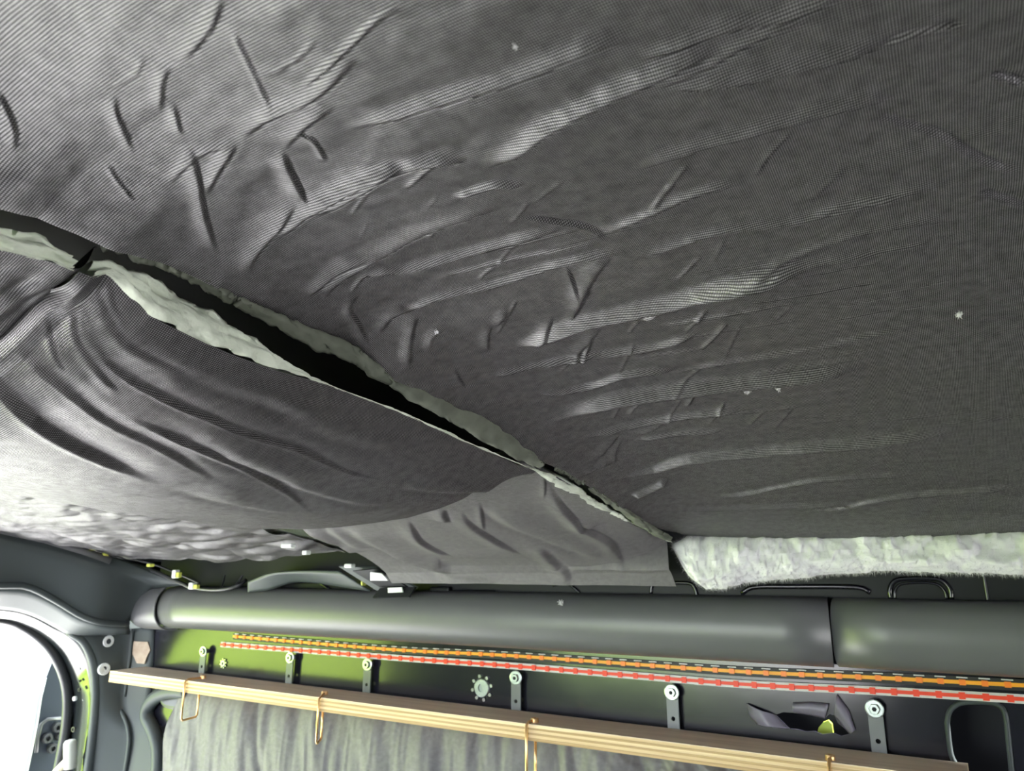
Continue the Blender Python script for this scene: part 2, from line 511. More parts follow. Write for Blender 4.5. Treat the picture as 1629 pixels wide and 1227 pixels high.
def panel(name, xs, ys, zf, wr, label, cat, noise_fn, material, thick, edge_noise=0.0, group=None, ks=(1.0, 1.0, 1.0)):
    """insulation blanket: cloth facing (fine grid) and fibre batting above it"""
    gx, gy = np.meshgrid(xs, ys)
    z = zf(gx, gy)
    Hf = wrinkle_field(xs, ys, wr, zf, *ks) + noise_fn(gx, gy)
    zy = np.gradient(z, ys, axis=0); zx = np.gradient(z, xs, axis=1)
    nl = np.sqrt(1 + zx**2 + zy**2)
    P = np.stack([gx + Hf * zx / nl, gy + Hf * zy / nl, z - Hf / nl + EYE], axis=-1)
    root = empty(name, (float(xs.mean()), float(ys.mean()), float(z.min()) + EYE))
    props(root, label, cat, group)
    arc = np.cumsum(np.r_[np.zeros((1, len(xs))), np.hypot(np.diff(gy, axis=0), np.diff(z, axis=0))], axis=0)
    facing = grid_obj('facing_cloth', P, material, root, uv=np.stack([gx, arc], axis=-1), flip=True)
    return root, facing

def batting_slab(root, xs, ys, zf, thick, lift=0.003, seed=3, edge_out=0.0, mat_=None):
    """closed fibre slab above the cloth; ragged long edges"""
    gx, gy = np.meshgrid(xs, ys)
    t = thick(gx, gy) if callable(thick) else np.full(gx.shape, thick)
    lo = zf(gx, gy) + lift
    hi = lo + t * (1 + 0.25 * fbm(gx * 60, gy * 60, seed))
    n, m = gx.shape
    A = np.stack([gx, gy, lo + EYE], -1).reshape(-1, 3); B = np.stack([gx, gy, hi + EYE], -1).reshape(-1, 3)
    V = np.vstack([A, B]); idx = np.arange(n * m).reshape(n, m); o = n * m
    Fc = []
    for i in range(n - 1):
        for j in range(m - 1):
            a, b, c, d = idx[i, j], idx[i, j + 1], idx[i + 1, j + 1], idx[i + 1, j]
            Fc.append((a, d, c, b)); Fc.append((a + o, b + o, c + o, d + o))
    ring = list(idx[0, :]) + list(idx[1:, -1]) + list(idx[-1, -2::-1]) + list(idx[-2:0:-1, 0])
    for k in range(len(ring)):
        a, b = ring[k], ring[(k + 1) % len(ring)]
        Fc.append((a, b, b + o, a + o))
    return mesh_obj('batting', V, Fc, mat_ or M['batting'], root, smooth=False)

def axis_pts(segs):
    """piecewise spacing: [(start, end, step0, step1), ...]"""
    out = []
    for (a, b, s0, s1) in segs:
        p = a
        while p < b - 1e-9:
            out.append(p)
            t = (p - a) / (b - a)
            p += s0 * (1 - t) + s1 * t
    out.append(segs[-1][1])
    return np.array(out)

# ================================================================== THE SETTING
from mathutils.geometry import tessellate_polygon

def poly_sheet(name, outer, holes, y, material, thick=0.004, parent=None):
    """sheet in the plane Y = y (camera-relative X, Z outlines) with real cut-outs and sheet thickness behind"""
    loops = [[Vector((p[0], p[1], 0)) for p in outer]] + [[Vector((p[0], p[1], 0)) for p in h] for h in holes]
    tris = tessellate_polygon(loops)
    flat = [p for l in loops for p in l]
    n = len(flat)
    V = [(p.x, y, p.y + EYE) for p in flat] + [(p.x, y + thick, p.y + EYE) for p in flat]
    Fc = []
    for t in tris:
        a, b, c = [flat[i] for i in t]
        ccw = (b.x - a.x) * (c.y - a.y) - (b.y - a.y) * (c.x - a.x) > 0
        t = t if ccw else t[::-1]
        Fc.append(tuple(t)); Fc.append(tuple(i + n for i in t[::-1]))
    s = 0
    for l in loops:
        m = len(l)
        for k in range(m):
            a, b = s + k, s + (k + 1) % m
            Fc.append((a, a + n, b + n, b))
        s += m
    o = mesh_obj(name, V, Fc, material, parent)
    return o

def round_rect(cx, cz, w, h, r, n=6):
    out = []
    for (sx, sz, a0) in ((1, 1, 0), (-1, 1, 90), (-1, -1, 180), (1, -1, 270)):
        for k in range(n + 1):
            a = math.radians(a0 + 90 * k / n)
            out.append((cx + sx * (w / 2 - r) + r * math.cos(a), cz + sz * (h / 2 - r) + r * math.sin(a)))
    return out

def px_xz(pts, y):
    return [(onY(u, v, y)[0], onY(u, v, y)[2]) for u, v in pts]

REAR_X, FRONT_X, NEAR_Y = -1.70, 1.45, -0.35
PY = 1.125                                     # body side inner panel

# floor and outdoors
props(box('floor', (REAR_X, NEAR_Y, -0.03), (FRONT_X, 1.25, 0.0), M['floor']), kind='structure')
GZ = -0.65
g = box('ground', (-40, -40, GZ - 0.2), (40, 40, GZ), M['grass']); props(g, kind='structure')
g = box('bounce_apron', (-6.4, -1.6, GZ + 0.02), (-1.9, 6.0, GZ + 0.03), M['bounce_pale']); props(g, kind='structure')  # pale patch added to bounce more light in at the rear
g = box('driveway', (-6.4, -39.0, GZ), (30.0, 6.0, GZ + 0.02), M['gravel']); props(g, kind='structure')

# steel roof skin and its ribs
ys = np.linspace(NEAR_Y - 0.02, 1.16, 60); xs = np.linspace(REAR_X - 0.02, FRONT_X, 8)
gx, gy = np.meshgrid(xs, ys)
Pz = np.stack([gx, gy, np.maximum(C(gy), CR(gy)) + 0.055 + EYE], -1)
o = grid_obj('ceiling', Pz, M['steel_dark']); props(o, kind='structure')
o.modifiers.new('solidify', 'SOLIDIFY').thickness = 0.004
for k, xc in enumerate((-0.326, -0.885, 0.235)):
    yy = np.linspace(NEAR_Y + 0.02, 1.10, 40)
    prof = [(-0.03, 0.050), (-0.022, 0.030), (0.022, 0.030), (0.03, 0.050)]
    P = np.array([[(xc + a, y, max(C(y), CR(y)) + b + EYE) for (a, b) in prof] for y in yy])
    o = grid_obj('trim_%d' % (k + 10), P, M['steel_dark'], smooth=False); props(o, kind='structure')
    o.modifiers.new('solidify', 'SOLIDIFY').thickness = 0.003

# body side: panel under the rail with a punched opening, small holes and a torn hole
torn_px = [(1234, 1137), (1246, 1133), (1263, 1134), (1276, 1133), (1289, 1138), (1302, 1139), (1313, 1143), (1320, 1136), (1328, 1138), (1333, 1150), (1343, 1158),
           (1352, 1167), (1338, 1171), (1326, 1166), (1309, 1168), (1296, 1163), (1283, 1164), (1268, 1160), (1256, 1159), (1246, 1149)]
open_px = [(1507, 1150), (1511, 1132), (1524, 1120), (1545, 1117), (1575, 1118), (1592, 1124), (1600, 1138), (1604, 1170), (1610, 1227), (1614, 1270),
           (1545, 1270), (1524, 1222), (1513, 1198)]
holes = [px_xz(torn_px, PY), px_xz([tuple(p) for p in spline(open_px + open_px[:1], 60)[:-1]], PY)]
for (u, v, r) in ((357, 1055, 0.0035), (768, 1094, 0.006)):
    c = onY(u, v, PY)
    holes.append([(c[0] + r * math.cos(a), c[2] + 1.4 * r * math.sin(a)) for a in np.linspace(0, 2 * math.pi, 12, endpoint=False)])
side = poly_sheet('wall_far', [(-1.66, -0.33), (FRONT_X, -0.33), (FRONT_X, -0.085), (-1.66, -0.085)], holes, PY, M['paint'], 0.003)
props(side, kind='structure')
o = box('wall_far_lower', (-1.70, 1.17, 0.0), (FRONT_X, 1.20, EYE - 0.30), M['steel_dark']); props(o, kind='structure')
o = box('wall_far_outer', (-1.76, 1.215, 0.0), (FRONT_X, 1.225, EYE + 0.06), M['steel_dark']); props(o, kind='structure')
# opening rim and the raised bosses round the small holes
rim = [wz(onY(u, v, PY - 0.001)) for u, v in spline(open_px + open_px[:1], 70)[:-1]]
tube('rim', rim, 0.003, M['paint_in'], side, seg=8, closed=True)
for (u, v, r) in ((357, 1055, 0.007), (768, 1094, 0.015)):
    c = onY(u, v, PY)
    disc('boss', wz(c), (0, -1, 0), r, 0.004, M['zinc'], side, inner=r * 0.45)
    for k in range(8):
        a = 2 * math.pi * (k + 0.3) / 8
        disc('weld_stud', (c[0] + 1.25 * r * math.cos(a), PY, c[2] + EYE + 1.25 * r * math.sin(a)), (0, -1, 0), r * 0.22, 0.003, M['screw'], side, seg=8)
# bent flaps of the torn hole
def flap(px_edge, px_out, lift, mat_):
    n = 14
    a = resample([onY(u, v, PY) for u, v in px_edge], n); b = resample([onY(u, v, PY) for u, v in px_out], n)
    rows = []
    for t in np.linspace(0, 1, 6):
        r = a * (1 - t) + b * t
        r = r + np.array([0, -1, 0]) * lift * math.sin(math.pi * t * 0.9) - np.array([0, 0.0008, 0])
        rows.append(r)
    P = np.array(rows); P[..., 2] += EYE
    o = grid_obj('torn_flap', P, mat_, side)
    o.modifiers.new('solidify', 'SOLIDIFY').thickness = 0.0015
    return o
flap([(1234, 1137), (1246, 1150), (1258, 1160)], [(1190, 1118), (1195, 1138), (1205, 1150)], 0.010, M['torn'])
flap([(1328, 1138), (1343, 1158), (1352, 1167)], [(1333, 1104), (1352, 1130), (1362, 1160)], 0.008, M['torn'])
flap([(1263, 1134), (1289, 1138), (1313, 1143)], [(1262, 1117), (1292, 1116), (1320, 1119)], 0.006, M['torn'])
c = onY(1313, 1158, PY + 0.012)
P = np.array([wz(onY(u, v, PY + 0.03)) for u, v in ((1300, 1168), (1326, 1168), (1324, 1152), (1318, 1146), (1310, 1149), (1303, 1157))])
o = mesh_obj('membrane', P, [tuple(range(6))], M['green_foil'], side); o.modifiers.new('solidify', 'SOLIDIFY').thickness = 0.006

# roof side strip above the rail, with pressed slots
SY = 1.112
strip = poly_sheet('wall_far_upper', [(-1.60, -0.08), (FRONT_X, -0.08), (FRONT_X, 0.07), (-1.60, 0.07)], [], SY, M['steel_dark'], 0.003)
props(strip, kind='structure')
def slot_rim(px, r, m_=None, y=SY, close=False, name='slot_rim'):
    pts = [wz(onY(u, v, y - 0.001)) for u, v in spline(px, 40)]
    return tube(name, pts, r, m_ or M['paint'], strip, seg=8, closed=close)
slot_rim([(1036, 944), (1038, 932), (1048, 928), (1075, 927), (1098, 928), (1106, 936), (1110, 950)], 0.0028)
slot_rim([(1418, 953), (1416, 938), (1424, 924), (1445, 920), (1480, 920), (1500, 924), (1512, 938), (1514, 953)], 0.0032)
slot_rim([(1424, 953), (1424, 940), (1432, 930), (1450, 927), (1478, 927), (1494, 931), (1504, 942), (1506, 953)], 0.0018)
slot_rim([(1180, 944), (1200, 934), (1260, 933), (1360, 934), (1385, 942)], 0.0035)
slot_rim([(1564, 905), (1568, 930), (1572, 955)], 0.002)
slot_rim([(438, 938), (446, 928), (470, 925), (505, 926), (520, 934), (526, 940)], 0.004)
slot_rim([(880, 931), (900, 927), (915, 936), (925, 946)], 0.0025)
for (u0, u1, v) in ((690, 720, 933), (726, 790, 938)):
    a, b = onY(u0, v, SY), onY(u1, v + 12, SY)
    box('pressing', (a[0], SY - 0.012, b[2] + EYE), (b[0], SY + 0.001, a[2] + EYE), M['steel_dark'], strip, bevel=0.003)

# cable cover rail along the wall top: two half-round sections and an end casting
def rail(name, x0, x1, ry, rz, yc, zc, curve0=0.0, curve1=0.0, nx=24):
    na = 36
    rows = []
    ang = np.linspace(math.radians(-100), math.radians(100), na)       # open at the back
    for x in np.linspace(x0, x1, nx):
        t = (x - x0) / (x1 - x0)
        r = []
        for a in ang:
            xo = x + (curve0 * (1 - t)**8 + curve1 * t**8) * (math.cos(a))
            yy = yc - ry * math.copysign(abs(math.cos(a))**0.85, math.cos(a)); zz = zc + rz * math.copysign(abs(math.sin(a))**0.95, math.sin(a))
            r.append((xo, yy, zz + EYE))
        rows.append(r)
    o = grid_obj(name, np.array(rows), M['plastic'])
    s = o.modifiers.new('solidify', 'SOLIDIFY'); s.thickness = 0.003; s.offset = -1
    props(o, kind='structure')
    return o
rail('trim_1', -1.525, -0.158, 0.042, 0.0415, 1.107, -0.0785, curve1=0.006)
rail('trim_2', -0.150, FRONT_X, 0.037, 0.0405, 1.107, -0.0785, curve0=-0.002)
rail('trim_8', -1.56, -1.48, 0.036, 0.036, 1.107, -0.0785)
o = rail('trim_3', -1.60, -1.5245, 0.049, 0.0465, 1.107, -0.0785, curve0=-0.02)

# front bulkhead, near side with an unseen high slot shaped for side light, near roof edge
WZ0, WZ1, WY0, WY1 = EYE - 0.50, EYE - 0.12, -0.25, 1.0           # unseen front opening, added to light the sagging blanket and rear header
for nm, lo, hi in (('wall_front', (NEAR_Y, 0), (1.22, WZ0)), ('wall_front_header', (NEAR_Y, WZ1), (1.22, EYE + 0.24)),
                   ('wall_front_near', (NEAR_Y, WZ0), (WY0, WZ1)), ('wall_front_far', (WY1, WZ0), (1.22, WZ1))):
    props(box(nm, (FRONT_X, lo[0], lo[1]), (FRONT_X + 0.03, hi[0], hi[1]), M['paint_in']), kind='structure')
DX0, DX1, DZ = -1.35, -0.30, EYE + 0.06
SILL = EYE - 0.36
props(box('wall_near_sill', (DX0, NEAR_Y - 0.03, 0), (DX1, NEAR_Y, SILL), M['paint_in']), kind='structure')
props(box('wall_near', (REAR_X, NEAR_Y - 0.03, 0), (DX0, NEAR_Y, EYE + 0.23), M['paint_in']), kind='structure')
props(box('wall_near_front', (DX1, NEAR_Y - 0.03, 0), (FRONT_X, NEAR_Y, EYE + 0.23), M['paint_in']), kind='structure')
props(box('wall_near_header', (DX0, NEAR_Y - 0.03, DZ), (DX1, NEAR_Y, EYE + 0.23), M['paint_in']), kind='structure')

props(box('wall_rear_door', (REAR_X - 0.05, NEAR_Y, 0), (REAR_X, 0.16, EYE + 0.2), M['paint_in'], bevel=0.01), kind='structure')
props(box('wall_rear_outer', (-1.77, 1.10, 0), (-1.73, 1.225, EYE + 0.10), M['paint_in']), kind='structure')
props(box('wall_rear_header', (-1.77, NEAR_Y, EYE - 0.04), (-1.73, 1.225, EYE + 0.24), M['paint_in']), kind='structure')
# rear portal: header, corner pillar, jamb
def loft(name, lines, material, n=48, thick=0.004, parent=None, rows=6, bulge=0.0):
    L = []
    for ln in lines:
        pts = []
        for q in ln:
            if q[2] == 'y': pts.append(onY(q[0], q[1], q[3]))
            else: pts.append(onX(q[0], q[1], q[2]))
        L.append(spline(pts, n))
    P = []
    for i in range(len(L) - 1):
        for t in np.linspace(0, 1, rows, endpoint=(i == len(L) - 2)):
            P.append(L[i] * (1 - t) + L[i + 1] * t)
    P = np.array(P); P[..., 2] += EYE
    o = grid_obj(name, P, material, parent)
    s = o.modifiers.new('solidify', 'SOLIDIFY'); s.thickness = thick; s.offset = 0
    return o
A = [(-500, 700, -1.60), (-140, 800, -1.60), (0, 838, -1.60), (100, 863, -1.59), (180, 886, -1.57), (250, 912, 'y', 1.06), (300, 930, 'y', 1.09)]
A2 = [(-500, 724, -1.585), (-140, 822, -1.585), (0, 858, -1.585), (100, 882, -1.575), (170, 905, -1.56), (225, 925, 'y', 1.05), (245, 935, 'y', 1.075)]
B = [(-500, 926, -1.62), (-140, 926, -1.62), (0, 928, -1.62), (45, 930, -1.62), (90, 952, -1.62), (130, 976, -1.61), (160, 986, -1.60), (205, 989, 'y', 1.062)]
B2 = [(-500, 938, -1.63), (-140, 938, -1.63), (0, 940, -1.63), (45, 944, -1.63), (86, 963, -1.63), (126, 987, -1.62), (160, 996, -1.61), (206, 999, 'y', 1.07)]
C1 = [(-500, 962, -1.69), (-140, 962, -1.69), (0, 968, -1.69), (50, 978, -1.69), (90, 998, -1.69), (114, 1010, -1.69), (150, 1010, -1.68), (206, 1008, 'y', 1.095)]
hdr = loft('wall_rear', [A, A2, B, B2, C1], M['paint_in']); props(hdr, kind='structure')
tube('header_roll', [wz(onX(u, v, x)) for u, v, x in ((-300, 756, -1.60), (-140, 803, -1.60), (0, 843, -1.595), (70, 858, -1.59), (130, 878, -1.58), (175, 893, -1.565))],
     0.009, M['plastic'], hdr, seg=12)
tube('header_bead', [wz(p) for p in spline([onX(q[0], q[1] + 3, q[2]) for q in B[:-1]] + [onY(203, 992, 1.06)], 40)], 0.007, M['paint_in'], hdr, seg=12)
P1 = [(112, 1004, -1.69), (134, 1020, -1.69), (148, 1050, -1.69), (153, 1090, -1.69), (152, 1130, -1.69), (147, 1180, -1.69), (141, 1227, -1.69), (128, 1330, -1.69)]
P1b = [(118, 1000, -1.685), (142, 1018, -1.68), (157, 1050, -1.68), (161, 1090, -1.68), (160, 1130, -1.68), (156, 1180, -1.68), (151, 1227, -1.68), (138, 1330, -1.68)]
P2 = [(204, 1000, 'y', 1.10), (203, 1030, 'y', 1.10), (200, 1080, 'y', 1.10), (196, 1105, 'y', 1.10), (197, 1130, 'y', 1.10), (204, 1165, 'y', 1.10), (203, 1200, 'y', 1.10), (195, 1330, 'y', 1.10)]
P3 = [(246, 998, 'y', 1.124), (245, 1030, 'y', 1.124), (243, 1080, 'y', 1.124), (240, 1105, 'y', 1.124), (240, 1130, 'y', 1.124), (258, 1170, 'y', 1.124), (262, 1227, 'y', 1.124), (262, 1330, 'y', 1.124)]
pil = loft('wall_rear_pillar', [P1, P1b, P2, P3], M['paint_in']); props(pil, kind='structure')
tube('pillar_roll', [wz(p) for p in spline([onX(q[0], q[1], q[2]) for q in P1], 50)], 0.010, M['paint_in'], pil, seg=12)
J0 = [(-140, 962, -1.69), (0, 968, -1.69), (50, 978, -1.69), (90, 998, -1.69)] + [(q[0] - 3, q[1] + 2, q[2]) for q in P1]
J1 = [(-140, 980, -1.80), (0, 986, -1.80), (45, 1000, -1.80), (72, 1018, -1.80), (92, 1040, -1.80), (104, 1062, -1.80), (112, 1085, -1.80), (117, 1110, -1.80), (116, 1140, -1.80),
      (111, 1180, -1.80), (104, 1227, -1.80), (90, 1330, -1.80)]
jamb = loft('trim_4', [J0, J1], mat('jamb_paint', (0.010, 0.012, 0.013), 0.12, spec=0.5), n=60); props(jamb, kind='structure')
seal_px = [(-140, 966), (0, 984), (40, 998), (72, 1022), (92, 1050), (104, 1082), (108, 1115), (105, 1160), (96, 1210), (88, 1250), (74, 1330)]
o = tube('door_seal', [wz(p) for p in spline([onX(u, v, -1.80) for u, v in seal_px], 60)], 0.011, M['rubber'], None, seg=12)
props(o, 'black rubber bulb seal curving round the rear door opening', 'seal')
# jamb details: dark drain slots and white clips
for (u, v, r) in ((133, 1069, 0.007), (129, 1083, 0.003), (128, 1097, 0.004), (119, 1160, 0.006)):
    c = onX(u, v, -1.742)
    disc('slot', wz(c), (0.1, -1, 0), r, 0.004, M['black_tape'], jamb, seg=12, inner=r * 0.6)
for (u, v) in ((128, 1063), (121, 1111), (137, 1112)):
    c = onX(u, v, -1.742); disc('rivet', wz(c), (0.1, -1, 0), 0.005, 0.005, M['clip'], jamb, seg=10)
# pillar plugs and bead lines
def plane_pt(u, v):     # on the pillar surface, between P1b and P2
    a = onX(158, v, -1.68); b = onY(201, v, 1.10)
    n = np.cross(b - a, np.array([0, 0, 1.0])); d = ray(u, v)
    return d * ((a @ n) / (d @ n)), n / np.linalg.norm(n)
for (u, v) in ((171, 1020), (165, 1064)):
    p, n = plane_pt(u, v)
    if n[1] > 0: n = -n
    r_ = disc('grommet', wz(p + n * 0.001), n, 0.013, 0.006, M['clip'], None, seg=18, inner=0.006)
    props(r_, 'pale ring grommet on the dark corner pillar, %s' % ('upper of the two' if v < 1040 else 'lower one touching the board end'), 'grommet', 'pillar grommets')
tube('pillar_bead', [wz(p) for p in spline([onY(u, v, 1.096) for u, v in ((199, 1000), (197, 1040), (193, 1080), (190, 1105), (191, 1125), (202, 1150), (206, 1175), (203, 1205), (198, 1240), (190, 1330))], 40)], 0.0045, M['paint_in'], pil, seg=10)
tube('pillar_bead', [wz(p) for p in spline([onY(u, v, 1.10) for u, v in ((211, 1000), (208, 1040), (202, 1085), (199, 1108))], 20)], 0.0035, M['paint_in'], pil, seg=10)
# window surround: broad roll below the board
wr_ = tube('window_surround', [wz(p) for p in spline([onY(u, v, 1.113) for u, v in ((300, 1100), (272, 1100), (250, 1108), (236, 1124), (234, 1142), (244, 1162), (252, 1190), (252, 1230), (246, 1330))], 50)],
           0.015, M['paint_in'], None, seg=14)
wr_.name = 'trim_5'; props(wr_, kind='structure')
o = loft('trim_6', [[(255, 1112, 'y', 1.11), (262, 1124, 'y', 1.11), (280, 1129, 'y', 1.11), (305, 1126, 'y', 1.11), (335, 1116, 'y', 1.11)],
                    [(262, 1100, 'y', 1.12), (272, 1102, 'y', 1.12), (290, 1102, 'y', 1.12), (310, 1102, 'y', 1.12), (340, 1104, 'y', 1.12)]], M['rubber'], thick=0.006)
props(o, kind='structure')

# ================================================================== CEILING BLANKETS
WR = [  # folds of the big blanket: pixels, width px, height ratio, skew
    ([(357, -10), (340, 38), (312, 75), (284, 102)], 14, 0.30, 0.55),
    ([(278, 104), (261, 126), (256, 182)], 11, 0.35, 0.5),
    ([(184, 150), (186, 178), (201, 215), (214, 246)], 9, 0.35, 0.5),
    ([(276, 165), (283, 195), (291, 218)], 9, 0.30, 0.3),
    ([(640, 5), (600, 30), (545, 82), (478, 140)], 10, 0.22, 0.4),
    ([(572, 80), (528, 130), (480, 166), (430, 186), (378, 225)], 13, 0.38, 0.4),
    ([(378, 225), (345, 278), (326, 314)], 11, 0.40, 0.3),
    ([(532, 168), (482, 205), (450, 240)], 11, 0.30, 0.4),
    ([(448, 238), (463, 275), (491, 328)], 12, 0.38, 0.4),
    ([(300, 225), (316, 282), (325, 335), (347, 410)], 13, 0.36, 0.4),
    ([(378, 228), (312, 250), (264, 297)], 8, 0.28, 0.2),
    ([(472, 320), (440, 366), (406, 405), (394, 438)], 14, 0.34, 0.4),
    ([(645, 258), (560, 296), (492, 338), (440, 380)], 20, 0.16, 0.6),
    ([(368, 45), (400, 110), (432, 178)], 6, 0.16, 0.1),
    ([(505, 60), (470, 95), (430, 118)], 8, 0.14, 0.3),
    ([(470, 210), (500, 225), (520, 260)], 8, 0.14, 0.3),
    ([(170, 260), (190, 290), (215, 320)], 7, 0.14, 0.3),
    ([(230, 90), (215, 120), (180, 140)], 8, 0.12, 0.3),
    ([(-10, 140), (12, 178), (24, 215), (20, 250)], 14, 0.28, 0.3),
    ([(548, 207), (640, 182), (724, 156), (820, 128), (930, 84), (1010, 62)], 24, 0.13, 0.6),
    ([(768, 265), (822, 240), (872, 204), (960, 160), (1060, 114), (1150, 80)], 26, 0.17, 0.65),
    ([(500, 345), (565, 308), (650, 264), (745, 252)], 20, 0.15, 0.6),
    ([(545, 442), (600, 410), (660, 375), (724, 350), (812, 322)], 11, 0.26, 0.4),
    ([(725, 315), (780, 296), (835, 292)], 11, 0.20, 0.4),
    ([(815, 340), (890, 352), (950, 366), (972, 392)], 11, -0.25, 0.2),
    ([(975, 402), (944, 440), (922, 480), (912, 505)], 13, 0.30, 0.4),
    ([(900, 420), (912, 450), (922, 480)], 9, 0.25, 0.3),
    ([(965, 372), (1040, 340), (1110, 308), (1180, 292)], 12, 0.16, 0.55),
    ([(980, 420), (1050, 400), (1150, 368), (1270, 353), (1400, 318), (1510, 288)], 11, 0.15, 0.6),
    ([(560, 442), (680, 420), (800, 388), (900, 362)], 14, 0.10, 0.5),
    ([(630, 505), (700, 472), (785, 453), (900, 418), (1000, 398)], 11, 0.14, 0.5),
    ([(1010, 100), (1150, 52), (1250, 30), (1350, -8)], 22, 0.12, 0.6),
    ([(1040, 140), (1120, 108), (1210, 60), (1300, 30)], 20, 0.10, 0.5),
    ([(1060, 142), (1200, 122), (1330, 92), (1410, 68)], 24, 0.12, 0.6),
    ([(1400, 70), (1450, 52), (1540, 36)], 14, -0.16, 0.3),
    ([(1000, 272), (1120, 232), (1250, 195), (1340, 170), (1440, 150)], 22, 0.13, 0.6),
    ([(1290, 345), (1360, 322), (1440, 312)], 9, 0.12, 0.4),
    ([(1180, 442), (1280, 402), (1390, 366), (1530, 348)], 12, 0.12, 0.5),
    ([(1385, 178), (1500, 212), (1565, 250), (1640, 272)], 20, -0.10, 0.1),
    ([(1580, 116), (1640, 132)], 14, -0.16, 0.1),
    ([(1560, 300), (1640, 330)], 14, -0.12, 0.1),
    ([(1036, 338), (1068, 295), (1098, 258)], 7, 0.16, 0.3),
    ([(1200, 285), (1225, 245), (1262, 210)], 7, 0.14, 0.3),
    ([(1285, 325), (1320, 290), (1345, 265)], 7, 0.12, 0.3),
    ([(800, 560), (860, 538), (930, 512), (1010, 492), (1100, 470), (1200, 440), (1300, 422)], 16, 0.20, 0.6),
    ([(1080, 470), (1180, 446), (1290, 420), (1400, 408)], 16, 0.10, 0.5),
    ([(876, 672), (960, 636), (1050, 620), (1180, 604), (1300, 590), (1390, 582)], 13, 0.22, 0.6),
    ([(922, 697), (1000, 676), (1062, 665), (1140, 654), (1200, 648)], 8, 0.20, 0.5),
    ([(968, 768), (1040, 746), (1105, 727), (1250, 712), (1400, 698), (1540, 684)], 9, 0.22, 0.6),
    ([(1005, 790), (1035, 776), (1066, 762)], 7, 0.22, 0.4),
    ([(850, 626), (930, 614), (1005, 592), (1080, 588)], 7, 0.20, 0.5),
    ([(840, 586), (920, 570), (1050, 550), (1120, 528)], 8, 0.16, 0.5),
    ([(1065, 598), (1140, 578), (1220, 566), (1340, 545), (1490, 508)], 8, 0.12, 0.5),
    ([(905, 512), (922, 488), (942, 456)], 8, 0.24, 0.3),
    ([(908, 574), (935, 545), (958, 518)], 8, 0.24, 0.3),
    ([(1020, 512), (1060, 490), (1092, 476)], 8, 0.16, 0.3),
    ([(978, 740), (980, 715), (990, 698)], 7, 0.28, 0.3),
    ([(952, 728), (965, 712), (984, 692)], 7, 0.26, 0.3),
    ([(930, 756), (950, 745), (976, 736)], 6, 0.26, 0.3),
    ([(1012, 690), (1040, 682), (1060, 666)], 7, 0.26, 0.3),
    ([(1010, 700), (1080, 688), (1160, 682)], 6, 0.16, 0.4),
    ([(484, 478), (508, 455), (540, 430), (590, 405)], 12, 0.28, 0.3),
    ([(512, 478), (535, 452), (575, 424), (610, 402)], 9, 0.28, 0.3),
    ([(592, 562), (572, 520), (556, 490), (572, 460)], 12, 0.28, 0.2),
    ([(602, 532), (622, 505), (655, 488)], 10, 0.30, 0.3),
    ([(650, 592), (653, 550), (660, 512), (672, 500)], 12, 0.32, 0.4),
    ([(684, 560), (690, 534), (712, 520)], 9, 0.28, 0.3),
    ([(776, 560), (776, 535), (782, 515)], 10, 0.32, 0.3),
    ([(790, 518), (800, 505), (808, 488)], 9, 0.28, 0.3),
    ([(722, 582), (730, 600), (742, 622)], 8, 0.24, 0.3),
    ([(845, 555), (866, 530), (880, 500)], 8, 0.24, 0.3),
    ([(780, 600), (860, 578), (960, 560)], 7, 0.16, 0.4),
    ([(700, 440), (820, 412), (960, 385)], 8, 0.10, 0.4),
    ([(1120, 790), (1180, 786), (1260, 770), (1330, 760), (1480, 752)], 6, 0.16, 0.4),
    ([(1250, 800), (1300, 808), (1340, 806), (1420, 790), (1640, 770)], 6, 0.18, 0.3),
    ([(1040, 812), (1200, 806), (1380, 800)], 6, 0.14, 0.4),
    ([(1400, 832), (1520, 822), (1640, 812)], 6, 0.12, 0.4),
]
# short cross creases, scattered like the ones along the near half of the cloth
rs = random.Random(5)
for k in range(46):
    u = rs.uniform(560, 1240); v = rs.uniform(300, 700)
    if v > 330 + 0.55 * (u - 300): continue
    l = rs.uniform(25, 70); a = math.radians(rs.uniform(35, 65))
    WR.append(([(u, v), (u + l * 0.5 * math.cos(a) + rs.uniform(-3, 3), v - l * 0.5 * math.sin(a)), (u + l * math.cos(a), v - l * math.sin(a))], rs.uniform(4, 7), rs.uniform(0.06, 0.13), 0.3))
for k in range(40):
    u = rs.uniform(700, 1500); v = rs.uniform(380, 830)
    if v > 470 + 0.42 * (u - 600): continue
    l = rs.uniform(90, 260); sl = (v - 908) / (u + 1250)
    WR.append(([(u, v), (u + l * 0.5, v + l * 0.5 * sl + rs.uniform(-3, 3)), (u + l, v + l * sl)], rs.uniform(3, 7), rs.uniform(0.05, 0.13), 0.5))

def noise_right(x, y):
    n = 0.0016 * fbm(x * 9, y * 34, 21, 3)                       # long soft waves along the van
    n = n + 0.0005 * fbm(x * 60, y * 90, 33, 3)
    n = n - 0.0010 * np.abs(fbm(x * 22 + y * 7, y * 34 - x * 9, 35, 3)) * (0.35 + 0.65 * smoothstep(0.28, 0.5, y))
    return n
xs = axis_pts([(XR, 0.10, 0.0010, 0.0014), (0.10, 0.22, 0.004, 0.008)])
ys = axis_pts([(NEAR_Y + 0.03, 0.04, 0.02, 0.004), (0.04, 0.30, 0.0009, 0.0010), (0.30, 1.0, 0.0011, 0.0024), (1.0, 1.003, 0.003, 0.003)])
big, f1 = panel('insulation_blanket', xs, ys, zright, WR,
                'large black cloth faced insulation blanket, creased, filling the right of the ceiling', 'insulation', noise_right, M['fabric'], 0.03, group='black faced insulation blankets', ks=(3.4, 1.15, 0.6))
